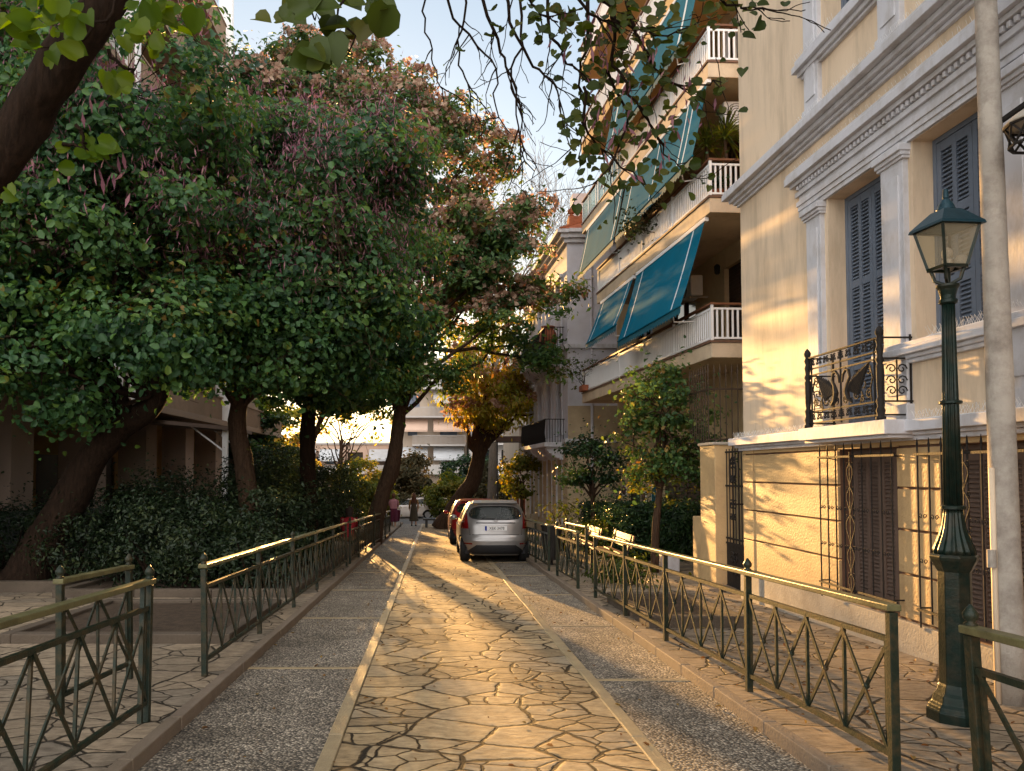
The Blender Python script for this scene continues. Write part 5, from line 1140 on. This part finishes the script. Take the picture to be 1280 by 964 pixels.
LV = [(.17,.14,3.76,.74,4),(.24,.04,3.86,.80,4),(.38,.00,3.92,.845,4),(.52,-.005,3.94,.86,4.5),(.60,.02,3.93,.862,4.5),(.66,.055,3.92,.858,4.5),(.78,.07,3.86,.855,4.5),(.88,.085,3.62,.845,4.5),(.95,.11,3.10,.828,4.5),(1.00,.14,2.95,.808,4.5),(1.12,.22,2.70,.760,4.5),(1.25,.31,2.42,.700,4.5),(1.35,.40,2.18,.645,4.2),(1.42,.50,1.95,.585,3.6),(1.46,.66,1.72,.48,3.2),(1.475,.9,1.5,.30,2.6)]
def lev(z):
    if z <= LV[0][0]: return LV[0][1:]
    for a, b in zip(LV, LV[1:]):
        if z <= b[0]:
            s = (z-a[0])/(b[0]-a[0]); return tuple(a[i]*(1-s)+b[i]*s for i in range(1, 5))
    return LV[-1][1:]
def rear_y(x, z, off=0.):
    yr, yf, hw, n = lev(z); yc, hl = (yr+yf)/2, (yf-yr)/2; q = min(.999, abs(x)/hw); return yc-hl*(1-q**n)**(1/n)-off
def side_x(y, z, off=0.):
    yr, yf, hw, n = lev(z); yc, hl = (yr+yf)/2, (yf-yr)/2; q = min(.999, abs(y-yc)/hl); return hw*(1-q**n)**(1/n)+off
def car(name, label, paint, X, Y, plate=None, group='parked cars'):
    base = g(Y); t = thing(name, (X, Y, base), label, 'car', group)
    def W(p): return (X+p[0], Y+p[1], base+p[2]-SLOPE*p[1])
    def patch(pts_fn, nu, nv, pname, mat, parent, smooth=True):
        mb = MB()
        for i in range(nu+1):
            for j in range(nv+1): mb.v.append(W(pts_fn(i/nu, j/nv)))
        for i in range(nu):
            for j in range(nv): a = i*(nv+1)+j; mb.f.append((a, a+nv+1, a+nv+2, a+1))
        return mb.build(pname, mat, parent, smooth=smooth)
    # openings for the glass are left out of the shell
    def rearwin(x, z): zz = (z-1.17)/.155; xx = x/(.60-.05*zz); return abs(zz)**3+abs(xx)**4 < 1
    def sidewin(y, z): return 1.0 < z < 1.36 and .75+(z-1.0)*.2 < y < 2.95-(z-1.0)*1.75 and not (1.60 < y < 1.70)
    mb = MB(); NZ, NA = 96, 160; zs = [.17+(1.475-.17)*(1-(1-i/NZ)**1.25) for i in range(NZ+1)]
    for z in zs:
        yr, yf, hw, n = lev(z); yc, hl = (yr+yf)/2, (yf-yr)/2
        for k in range(NA):
            a = 2*PI*(k+.5)/NA; c, s = math.cos(a), math.sin(a); e = 2/n
            mb.v.append(W((hw*math.copysign(abs(c)**e, c), yc+hl*math.copysign(abs(s)**e, s), z)))
    def inside(p):
        x, y, z = p; y -= Y; x -= X; z -= base-SLOPE*y
        for wy in (.62, 3.10):
            if z < .66 and math.hypot(y-wy, z-.30) < .335 and abs(x) > .5: return True
        if y < .6 and rearwin(x, z): return True
        if abs(x) > .45 and sidewin(y, z): return True
        return False
    for i in range(NZ):
        for k in range(NA):
            q = (i*NA+k, i*NA+(k+1) % NA, (i+1)*NA+(k+1) % NA, (i+1)*NA+k); c = [sum(mb.v[j][m] for j in q)/4 for m in range(3)]
            if not inside(c): mb.f.append(q)
    mb.f.append(tuple(NZ*NA+k for k in range(NA)))
    body = mb.build('body', paint, t, smooth=True)
    patch(lambda u, v: (lambda x, z: (x, rear_y(x, z, -.012), z))((u*2-1)*.63, 1.0+.34*v), 20, 8, 'rear_window', CARG, t)
    def rim(a):
        c, s = math.cos(a), math.sin(a); zz = math.copysign(abs(s)**(2/3), s); z = 1.17+.155*zz; x = (.60-.05*zz)*math.copysign(abs(c)**.5, c); return (x, rear_y(x, z, .004), z)
    mb = MB(); mb.tube([W(rim(2*PI*k/48)) for k in range(49)], .014, 5); mb.build('window_seal', BLKP, t)
    for s in (-1, 1):
        for y0, y1 in ((.62,1.66),(1.68,2.95)):
            def f(u, v, s=s, y0=y0, y1=y1):
                z = .985+.395*v; lo = max(y0, .7+(z-1)*.2) if y0 < 1 else y0; hi = min(y1, 3.0-(z-1)*1.75); y = lo+(max(hi,lo+.01)-lo)*u; return (s*side_x(y, z, -.006), y, z)
            patch(f, 8, 6, 'side_window', CARG, t)
    # windscreen
    patch(lambda u, v: (lambda x, z: (x, 2*((lev(z)[0]+lev(z)[1])/2)-rear_y(x, z, .006), z))((u*2-1)*(.68-.16*v), 1.0+.36*v), 16, 8, 'windscreen', CARG, t)
    # tail lights
    for s in (-1, 1):
        def f(u, v, s=s):
            z = .80+.36*v; x = (.64+.03*v)+(.22-.06*v)*u; x = min(x, lev(z)[2]-.004); return (s*x, rear_y(x, z, .010), z)
        patch(f, 8, 8, 'tail_light', LREDM, t)
        patch(lambda u, v, s=s: (lambda x, z: (s*x, rear_y(x, z, .008), z))(.56+.22*u, .43+.035*v), 8, 2, 'reflector', LREDM, t)
        # mirror
        mb = MB(); c = W((s*.93, 2.62, 1.0)); mb.sphere(c, .095, 12, 8, .72); mb.bar(W((s*.80,2.66,.97)), W((s*.90,2.64,.99)), .04); mb.build('wing_mirror', paint, t, smooth=True)
        mb = MB(); 
        for y in (1.25, 2.15): mb.bar(W((s*side_x(y,.86,.018), y-.08, .86)), W((s*side_x(y,.86,.018), y+.09, .865)), .022); mb.build
        mb.build('door_handle', paint, t)
        patch(lambda u, v, s=s: (lambda x, z: (s*x, 2*((lev(z)[0]+lev(z)[1])/2)-rear_y(x, z, .010), z))(.42+.36*u, .70+.13*v), 6, 3, 'headlight', LCLR, t)
    patch(lambda u, v: (lambda x, z: (x, rear_y(x, z, .012+.01*math.sin(PI*v)), z))((u*2-1)*(.70-.24*v**1.5), .20+.22*v), 20, 5, 'lower_bumper', BLKP, t)
    patch(lambda u, v: (lambda x, z: (x, rear_y(x, z, .006), z))((u*2-1)*.46, .925+.022*v), 12, 2, 'boot_handle', BLKP, t)
    patch(lambda u, v: (lambda x, z: (x, rear_y(x, z, .003), z))((u*2-1)*.62, .655+.012*v), 14, 1, 'boot_seam', BLKP, t)
    for s in (-1, 1): patch(lambda u, v, s=s: (lambda x, z: (s*x, rear_y(x, z, .003), z))(.60+.006*u+.03*v, .66+.16*v), 1, 6, 'boot_seam', BLKP, t)
    mb = MB(); mb.lathe(X, 0, [(0,.0),(.01,.05)], 12); 
    mb = MB(); y = rear_y(0, .975, .012); mb.v = [W((.055*math.cos(2*PI*k/20), y, .985+.026*math.sin(2*PI*k/20))) for k in range(20)]; mb.f = [tuple(range(20))]; mb.build('badge', ALLOY, t)
    # roof spoiler, wiper
    mb = MB(); mb.hexa([W(p) for p in ((-.56,.40,1.385),(.56,.40,1.385),(.52,.62,1.44),(-.52,.62,1.44),(-.55,.36,1.405),(.55,.36,1.405),(.5,.66,1.474),(-.5,.66,1.474))]); mb.build('spoiler', paint, t, bevel=.012)
    mb = MB(); mb.bar(W((0,rear_y(0,1.03,.03),1.03)), W((-.34,rear_y(.34,1.05,.03),1.05)), .016); mb.build('wiper', BLKP, t)
    mb = MB(); mb.tube([W((0,.75,1.47)), W((0,.55,1.62))], .006, 5); mb.build('aerial', BLKP, t)
    # plate
    yp = rear_y(.26, .74, .018); pl = MB(); pl.hexa([W(p) for p in ((-.26,yp,.755),(.26,yp,.755),(.26,yp+.012,.755),(-.26,yp+.012,.755),(-.26,yp,.868),(.26,yp,.868),(.26,yp+.012,.868),(-.26,yp+.012,.868))]); pl = pl.build('number_plate', 'white', t)
    mb = MB(); mb.quad(W((-.258,yp-.003,.757)), W((-.215,yp-.003,.757)), W((-.215,yp-.003,.866)), W((-.258,yp-.003,.866))); mb.build('country_band', BLUEM, pl)
    if plate:
        cu = bpy.data.curves.new('t', 'FONT'); cu.body = plate; cu.size = .098; cu.align_x = 'CENTER'; cu.extrude = .001; cu.space_character = 1.05
        ot = bpy.data.objects.new('t', cu); COL.objects.link(ot); dg = bpy.context.evaluated_depsgraph_get(); me = bpy.data.meshes.new_from_object(ot.evaluated_get(dg)); bpy.data.objects.remove(ot)
        me.transform(Matrix.Translation((X+.02, Y+yp-.004, base+.778))@Matrix.Rotation(PI/2, 4, 'X')@Matrix.Diagonal((.84,1,1,1))); me.transform(Matrix.Translation(-parent_off(pl))); me.materials.clear(); me.materials.append(BLKP)
        o = bpy.data.objects.new('lettering', me); COL.objects.link(o); o.parent = pl
    # wheels
    for s in (-1, 1):
        for wy in (.62, 3.10):
            def ring(x, r, n=32): return [W((s*x, wy+r*math.cos(2*PI*k/n), .30+r*math.sin(2*PI*k/n))) for k in range(n)]
            mb = MB(); prof = [(.60,.20),(.60,.275),(.63,.30),(.70,.303),(.79,.30),(.825,.275),(.83,.205)]
            for x, r in prof: mb.v += ring(x, r)
            for i in range(len(prof)-1):
                for k in range(32): mb.f.append((i*32+k, i*32+(k+1) % 32, (i+1)*32+(k+1) % 32, (i+1)*32+k))
            wh = mb.build('wheel', RUB, t, smooth=True)
            mb = MB(); mb.poly(ring(.79, .205))
            for k in range(5):
                a = 2*PI*k/5; mb.bar(W((s*.815, wy, .30)), W((s*.815, wy+.195*math.cos(a), .30+.195*math.sin(a))), .05, .02)
            mb.build('rim', ALLOY, wh)
    mb = MB(); mb.hexa([W(p) for p in ((-.72,.3,.2),(.72,.3,.2),(.72,3.5,.2),(-.72,3.5,.2),(-.6,.3,.62),(.6,.3,.62),(.6,3.5,.62),(-.6,3.5,.62))])
    ib = mb.build('interior', SEATM, t)
    for x in (-.36, .36):
        for y in (.95, 1.9): mb = MB(); mb.hexa([W(p) for p in ((x-.22,y,.6),(x+.22,y,.6),(x+.22,y+.12,.6),(x-.22,y+.12,.6),(x-.18,y-.1,1.12),(x+.18,y-.1,1.12),(x+.18,y,1.12),(x-.18,y,1.12))]); mb.bar(W((x,y-.06,1.1)), W((x,y-.07,1.27)), .2, .09); mb.build('seat', SEATM, ib, bevel=.03)
    return t
car('parked_car', 'silver hatchback seen from behind, parked half on the right-hand lane', SILVER, 1.45, 17.9, 'XEK 3478')
car('parked_car', 'red hatchback parked ahead of the silver one, mostly hidden by it', RED, 1.33, 24.2)
cc = car('parked_car', 'small pale car standing across the far street left of the crooked trunk', WHITEP, 0, 0, group='parked cars')
cc.location = (.2, 52.5, g(52.5)); cc.rotation_euler = (0, 0, R(88))
# ================================================================== benches and bin
def bench(x, y, label):
    t = thing('park_bench', (x, y, gw(y)), label, 'bench', 'benches facing the street on the right'); z = gw(y)
    mb = MB()
    for k in range(3): mb.box(x-.22+.15*k, x-.10+.15*k, y-.75, y+.75, z+.42, z+.455)
    mb.build('seat', 'wood', t, bevel=.006); mb = MB()
    for k in range(2): mb.hexa([(x+.24+.03*k,y-.75,z+.55+.13*k),(x+.27+.03*k,y-.75,z+.55+.13*k),(x+.27+.03*k,y+.75,z+.55+.13*k),(x+.24+.03*k,y+.75,z+.55+.13*k),(x+.265+.03*k,y-.75,z+.66+.13*k),(x+.295+.03*k,y-.75,z+.66+.13*k),(x+.295+.03*k,y+.75,z+.66+.13*k),(x+.265+.03*k,y+.75,z+.66+.13*k)])
    mb.build('backrest', 'wood', t, bevel=.006)
    for s in (-1, 1):
        mb = MB(); yy = y+s*.6; mb.bar((x-.2,yy,z), (x-.2,yy,z+.42), .05); mb.bar((x+.2,yy,z), (x+.2,yy,z+.42), .05); mb.bar((x+.2,yy,z+.42), (x+.31,yy,z+.8), .04); mb.bar((x-.2,yy,z+.40), (x+.2,yy,z+.40), .04); mb.build('leg_frame', 'iron', t)
bench(3.35, 14.7, 'nearer slatted bench in front of the clipped hedge'); bench(3.4, 17.6, 'farther slatted bench by the street end of the hedge')
t = thing('litter_bin', (2.55,16.6,gw(16.6)), 'dark litter bin behind the railing next to the silver car', 'litter bin'); z = gw(16.6)
mb = MB(); mb.lathe(2.55, 16.6, [(z+.12,.15),(z+.2,.17),(z+.82,.22)], 20); mb.build('body', 'iron', t); mb = MB(); mb.lathe(2.55, 16.6, [(z+.82,.235),(z+.86,.235)], 20); mb.build('rim', 'iron', t); mb = MB(); mb.tube([(2.55,16.6,z),(2.55,16.6,z+.14)], .03, 8); mb.build('stand', 'iron', t)
t = thing('stone_bench', (-.1,37.5,g(37.5)), 'low dark stone bench left of the foot of the crooked tree', 'bench'); z = g(37.5)
mb = MB(); mb.box(-.55,.15,37.2,37.7,z+.36,z+.46); mb.build('seat', 'marbledk', t, bevel=.01)
for x in (-.45, -.05): mb = MB(); mb.box(x,x+.12,37.25,37.65,z,z+.357); mb.build('leg', 'marbledk', t, bevel=.01)
t = thing('low_wall', (0,60.5,g(60)), 'low pale wall along the far side of the cross street', 'wall'); mb = MB(); mb.box(-16,16,60.4,60.65,g(60)-.05,g(60)+.55); mb.build('wall', 'far1', t); mb = MB(); mb.box(-16,16,60.36,60.69,g(60)+.551,g(60)+.62); mb.build('coping', 'kerb', t)
# ================================================================== people
SKIN = pm('skin', (.42,.24,.16), .04, 9., .55, 0); HAIR = pm('hair_auburn', (.09,.035,.018), .2, 30., .6, .3, 80, stretch=(1,1,.2)); HAIRD = pm('hair_dark', (.025,.015,.012), .2, 30., .6, .3, 80)
DRESS = pm('dress_olive', (.055,.045,.03), .15, 6., .85, .2); PINK = pm('top_pink', (.42,.20,.24), .1, 6., .85, .2); MAROON = pm('skirt_maroon', (.10,.02,.045), .12, 6., .85, .2); CARD = pm('cardigan_tan', (.22,.13,.05), .12, 6., .9, .3); REDTOP = pm('top_red', (.36,.02,.03), .1, 6., .8, .2); SHOE = pm('shoe', (.02,.018,.016), .1, 9., .6, 0); DARKC = pm('trousers_dark', (.02,.022,.03), .1, 6., .85, .2)
def person(loc, rot, label, J, group=None):
    """J: joint name -> (x,y,z,radius); one skinned surface grown from the pelvis"""
    t = thing('person', loc, label, 'person', group); t.rotation_euler = (0,0,rot)
    order = list(J); E = [('pelvis','belly'),('belly','chest'),('chest','neck'),('neck','head0'),('head0','head1')]
    for s in 'LR': E += [('chest','sh'+s),('sh'+s,'el'+s),('el'+s,'wr'+s),('wr'+s,'ha'+s),('pelvis','hip'+s),('hip'+s,'kn'+s),('kn'+s,'an'+s),('an'+s,'toe'+s)]
    for s in 'LR':                      # five fingers
        w = Vector(J['wr'+s][:3]); h = Vector(J['ha'+s][:3]); d = (h-w).normalized(); a = d.cross(Vector((1,0,0))).normalized()
        for k, (o, L) in enumerate(((-.030,.055),(-.012,.075),(.006,.080),(.024,.070))):
            p = h+a*o+d*.012; J[f'f{k}{s}'] = (*p, .009); J[f'g{k}{s}'] = (*(p+d*L*.6+Vector((0,0,0))), .008); J[f'h{k}{s}'] = (*(p+d*L+Vector((-.012 if s == 'R' else .012,0,0))), .007); E += [('ha'+s,f'f{k}{s}'),(f'f{k}{s}',f'g{k}{s}'),(f'g{k}{s}',f'h{k}{s}')]
        p = w.lerp(h, .5)-a*.03; q = p-a*.02+d*.045; J['t0'+s] = (*p, .011); J['t1'+s] = (*q, .009); E += [('wr'+s,'t0'+s),('t0'+s,'t1'+s)]
    names = list(J); me = bpy.data.meshes.new('body'); me.from_pydata([J[n][:3] for n in names], [(names.index(a), names.index(b)) for a, b in E], [])
    o = bpy.data.objects.new('body', me); COL.objects.link(o); o.parent = t; me.materials.append(SKIN)
    sk = o.modifiers.new('skin', 'SKIN'); sl_ = me.skin_vertices[0].data
    for i, n in enumerate(names): sl_[i].radius = (J[n][3], J[n][3]*(.8 if n in ('chest','belly','pelvis') else 1)); sl_[i].use_root = (n == 'pelvis')
    ss = o.modifiers.new('sub', 'SUBSURF'); ss.levels = 2; ss.render_levels = 2
    return t
def face(t, hx, hy, hz, fy):
    mb = MB(); off = t.location
    mb2 = MB()
    for s in (-1, 1): mb2.sphere((hx+s*.032, hy+fy*.085, hz), .012, 8, 6)
    o = mb2.build('eye', SHOE, None); o.parent = t
    mb.sphere((hx, hy+fy*.10, hz-.03), .014, 8, 6, 1.6); mb.bar((hx-.022, hy+fy*.088, hz-.068), (hx+.022, hy+fy*.088, hz-.068), .008)
    for s in (-1, 1): mb.sphere((hx+s*.078, hy, hz-.01), .02, 8, 6, 1.4)
    o = mb.build('face', SKIN, None); o.parent = t
def garment(t, rings, name, mat, n=24):
    """rings: (cx, cy, z, rx, ry, fold)"""
    mb = MB()
    for cx, cy, z, rx, ry, fo in rings:
        for k in range(n):
            a = 2*PI*k/n; f = 1+fo*math.sin(a*6+z*3); mb.v.append((cx+rx*f*math.cos(a), cy+ry*f*math.sin(a), z))
    for i in range(len(rings)-1):
        for k in range(n): mb.f.append((i*n+k, i*n+(k+1) % n, (i+1)*n+(k+1) % n, (i+1)*n+k))
    o = mb.build(name, mat, None, smooth=True); o.parent = t; return o
def sleeve(t, pts, rads, name, mat): mb = MB(); mb.tube(pts, rads, 12, cap=False); o = mb.build(name, mat, None, smooth=True); o.parent = t
def stand(stride=.14, arm=.0):
    return dict(pelvis=(0,0,.90,.125), belly=(0,0,1.04,.11), chest=(0,.01,1.24,.125), neck=(0,.01,1.40,.048), head0=(0,0,1.48,.075), head1=(0,-.0,1.58,.085),
      shL=(-.165,.01,1.33,.055), elL=(-.215,.02+arm,1.07,.038), wrL=(-.20,.10+arm,.84,.027), haL=(-.195,.12+arm,.78,.028), shR=(.165,.01,1.33,.055), elR=(.215,-.03,1.07,.038), wrR=(.21,.03,.84,.027), haR=(.205,.05,.78,.028),
      hipL=(-.09,0,.84,.085), knL=(-.09,stride*.7,.47,.055), anL=(-.09,stride,.075,.036), toeL=(-.09,stride+.14,.03,.028), hipR=(.09,0,.84,.085), knR=(.09,-.02,.47,.055), anR=(.09,-stride,.085,.036), toeR=(.09,-stride+.14,.03,.028))
def shoes(t, J):
    for s in 'LR':
        a, b = J['an'+s], J['toe'+s]; mb = MB(); mb.tube([(a[0],a[1]-.06,.035),(a[0],a[1],.045),(b[0],b[1],.035),(b[0],b[1]+.05,.03)], [.028,.042,.042,.018], 10); o = mb.build('shoe', SHOE, None, smooth=True); o.parent = t
J = stand(.12); p = person((-1.05,39,g(39)), R(8), 'woman with long auburn hair in a long dark olive dress walking away down the street', J)
garment(p, [(0,0,.26,.23,.19,.06),(0,0,.5,.20,.165,.05),(0,0,.8,.175,.15,.02),(0,0,.92,.165,.14,0),(0,0,1.06,.135,.115,0),(0,.01,1.22,.155,.125,0),(0,.01,1.34,.165,.10,0),(0,.01,1.385,.07,.06,0)], 'dress', DRESS); shoes(p, J)
for s in (-1, 1): sleeve(p, [(s*.15,.01,1.345),(s*.20,0,1.2),(s*.22,0,1.05),(s*.215,.05,.9)], [.062,.06,.055,.05], 'sleeve', CARD)
garment(p, [(0,-.05,1.16,.13,.06,.1),(0,-.05,1.28,.14,.085,.08),(0,-.03,1.42,.125,.10,.05),(0,-.015,1.54,.105,.105,.03),(0,-.01,1.64,.09,.09,.02),(0,-.005,1.685,.03,.03,0)], 'hair', HAIR); face(p, 0, 0, 1.53, 1)
J = stand(.16); J['elL'] = (-.2,.1,1.10,.038); J['wrL'] = (-.17,.32,1.02,.027); J['haL'] = (-.17,.38,1.01,.028); J['elR'] = (.2,.1,1.10,.038); J['wrR'] = (.17,.32,1.02,.027); J['haR'] = (.17,.38,1.01,.028)
p = person((-1.98,37,g(37)), R(-4), 'person in pink top and maroon skirt pushing a cart by the left railing', J)
garment(p, [(0,0,.3,.20,.18,.05),(0,0,.6,.2,.17,.04),(0,0,.86,.19,.165,.02),(0,0,1.0,.16,.14,0)], 'skirt', MAROON); garment(p, [(0,0,.94,.185,.155,.02),(0,0,1.1,.17,.15,.02),(0,.01,1.28,.185,.14,0),(0,.01,1.36,.16,.10,0),(0,.01,1.40,.07,.06,0)], 'top', PINK); shoes(p, J)
for s in (-1, 1): sleeve(p, [(s*.15,.01,1.35),(s*.20,.06,1.2),(s*.2,.1,1.1),(s*.18,.22,1.05)], [.065,.06,.055,.045], 'sleeve', PINK)
garment(p, [(0,-.02,1.45,.075,.075,.02),(0,-.01,1.53,.10,.10,.02),(0,0,1.62,.095,.095,.02),(0,0,1.672,.03,.03,0)], 'hair', HAIR); face(p, 0, 0, 1.53, 1)
t = thing('cart', (-1.9,37.75,g(37.8)), 'small two-wheeled cart pushed by the person in pink', 'cart'); z = g(37.8)
mb = MB(); mb.hexa([(-2.12,37.6,z+.3),(-1.72,37.6,z+.3),(-1.72,37.95,z+.3),(-2.12,37.95,z+.3),(-2.16,37.5,z+.85),(-1.68,37.5,z+.85),(-1.68,38.0,z+.85),(-2.16,38.0,z+.85)]); mb.build('bag', MAROON, t, bevel=.03)
mb = MB(); [mb.tube([(x,37.95,z+.08),(x,37.55,z+.9),(x,37.42,z+1.02)], .012, 6) for x in (-2.12,-1.72)]; mb.bar((-2.14,37.42,z+1.02), (-1.70,37.42,z+1.02), .028); mb.build('frame', 'white', t)
for x in (-2.17,-1.67): mb = MB(); mb.tube([(x-.015,37.9,z+.12),(x+.015,37.9,z+.12)], .12, 16); mb.build('wheel', RUB, t)
# seated person behind the left railing
J = dict(pelvis=(0,0,.50,.13), belly=(0,.03,.64,.115), chest=(0,.09,.82,.125), neck=(0,.13,.97,.048), head0=(0,.15,1.04,.075), head1=(0,.16,1.14,.085), shL=(-.165,.09,.91,.055), elL=(-.2,.22,.70,.038), wrL=(-.13,.42,.60,.027), haL=(-.11,.47,.58,.028),
   shR=(.165,.09,.91,.055), elR=(.2,.22,.70,.038), wrR=(.13,.42,.60,.027), haR=(.11,.47,.58,.028), hipL=(-.09,.03,.48,.09), knL=(-.11,.44,.49,.058), anL=(-.11,.48,.09,.038), toeL=(-.11,.62,.03,.03), hipR=(.09,.03,.48,.09), knR=(.11,.44,.49,.058), anR=(.11,.48,.09,.038), toeR=(.11,.62,.03,.03))
sx, sy = -2.05, 18.6
p = person((sx-.05, sy, gw(sy)+.0), R(-6), 'seated person in red top and dark trousers half hidden by the left railing', J)
garment(p, [(0,0,.50,.17,.15,0),(0,.03,.64,.165,.14,.02),(0,.08,.82,.18,.135,0),(0,.10,.93,.15,.10,0),(0,.12,.975,.065,.06,0)], 'top', REDTOP)
for s in (-1, 1): sleeve(p, [(s*.15,.09,.93),(s*.19,.16,.8),(s*.2,.22,.71),(s*.16,.34,.64)], [.065,.058,.052,.042], 'sleeve', REDTOP); sleeve(p, [(s*.09,.0,.5),(s*.11,.25,.5),(s*.11,.45,.49),(s*.11,.48,.3),(s*.11,.49,.10)], [.11,.1,.078,.065,.055], 'trouser_leg', DARKC)
garment(p, [(0,.09,.98,.08,.07,.02),(0,.12,1.07,.10,.10,.02),(0,.14,1.17,.10,.10,.02),(0,.15,1.238,.03,.03,0)], 'hair', HAIRD); face(p, 0, .16, 1.09, 1); shoes(p, J)
t = thing('stone_block', (sx-.15, sy, gw(sy)), 'low stone block the seated person in red sits on', 'seat'); mb = MB(); mb.box(sx-.40,sx+.10,sy-.32,sy+.14,gw(sy),gw(sy)+.33); mb.build('block', 'kerb', t, bevel=.02); mb = MB(); mb.box(sx-.41,sx+.11,sy-.33,sy+.15,gw(sy)+.331,gw(sy)+.37); mb.build('slab', 'plinth', t, bevel=.008)
# ================================================================== light, sky, camera
SUN_AZ, SUN_EL = R(-9.3), R(6.4)          # azimuth from +Y, negative = left of the street
sd = Vector((math.sin(SUN_AZ)*math.cos(SUN_EL), math.cos(SUN_AZ)*math.cos(SUN_EL), math.sin(SUN_EL)))
SKY_FILL = 8.0
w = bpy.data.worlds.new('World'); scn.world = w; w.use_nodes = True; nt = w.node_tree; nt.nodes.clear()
sky = nt.nodes.new('ShaderNodeTexSky'); sky.sky_type = 'NISHITA'; sky.sun_disc = False; sky.sun_elevation = SUN_EL; sky.sun_rotation = SUN_AZ
sky.air_density = 1.0; sky.dust_density = .6; sky.ozone_density = 1.6
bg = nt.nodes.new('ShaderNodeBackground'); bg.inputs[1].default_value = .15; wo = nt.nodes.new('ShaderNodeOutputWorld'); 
# hazy evening sky: the clear-sky model evened out, with an added fill glow behind the viewer and overhead to lift the shade
gm = nt.nodes.new('ShaderNodeGamma'); gm.inputs[1].default_value = .62; nt.links.new(sky.outputs[0], gm.inputs[0])
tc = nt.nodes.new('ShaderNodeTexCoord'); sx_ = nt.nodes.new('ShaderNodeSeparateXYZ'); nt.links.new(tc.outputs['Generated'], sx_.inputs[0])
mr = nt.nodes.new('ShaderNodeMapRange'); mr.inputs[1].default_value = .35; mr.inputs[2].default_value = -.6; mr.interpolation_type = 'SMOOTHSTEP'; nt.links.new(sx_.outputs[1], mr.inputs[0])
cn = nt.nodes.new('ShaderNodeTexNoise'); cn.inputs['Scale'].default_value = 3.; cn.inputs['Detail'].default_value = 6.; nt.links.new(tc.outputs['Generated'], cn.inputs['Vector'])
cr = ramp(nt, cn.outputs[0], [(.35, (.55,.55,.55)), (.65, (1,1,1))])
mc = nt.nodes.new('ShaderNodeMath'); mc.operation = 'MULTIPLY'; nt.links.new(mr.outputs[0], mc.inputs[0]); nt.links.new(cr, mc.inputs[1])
mxs = nt.nodes.new('ShaderNodeMix'); mxs.data_type = 'RGBA'; nt.links.new(mc.outputs[0], mxs.inputs[0]); nt.links.new(gm.outputs[0], mxs.inputs[6]); mxs.inputs[7].default_value = (SKY_FILL*1.0, SKY_FILL*.945, SKY_FILL*.90, 1)
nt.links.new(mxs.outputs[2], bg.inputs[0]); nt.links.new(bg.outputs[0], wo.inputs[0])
L = bpy.data.lights.new('sun', 'SUN'); L.energy = 5.; L.angle = R(.6); L.color = (1., .54, .17)
so = bpy.data.objects.new('sun', L); COL.objects.link(so); so.location = (0,0,30); so.rotation_euler = (-sd).to_track_quat('-Z', 'Y').to_euler()
cam = bpy.data.cameras.new('camera'); cam.sensor_width = 36; cam.lens = 950/1280*36; cam.clip_end = 2000; cam.clip_start = .05; cam.shift_y = .0570; cam.shift_x = .0758
co = bpy.data.objects.new('camera', cam); COL.objects.link(co); co.location = (0,0,1.6)
yaw, pit = 0., R(2.0); f = Vector((math.sin(yaw)*math.cos(pit), math.cos(yaw)*math.cos(pit), math.sin(pit)))
co.rotation_euler = f.to_track_quat('-Z', 'Y').to_euler(); scn.camera = co
scn.view_settings.view_transform = 'Standard'; scn.view_settings.look = 'None'; scn.view_settings.exposure = 1.72; scn.view_settings.gamma = 1
scn.cycles.max_bounces = 8; scn.cycles.transparent_max_bounces = 12; scn.cycles.diffuse_bounces = 4
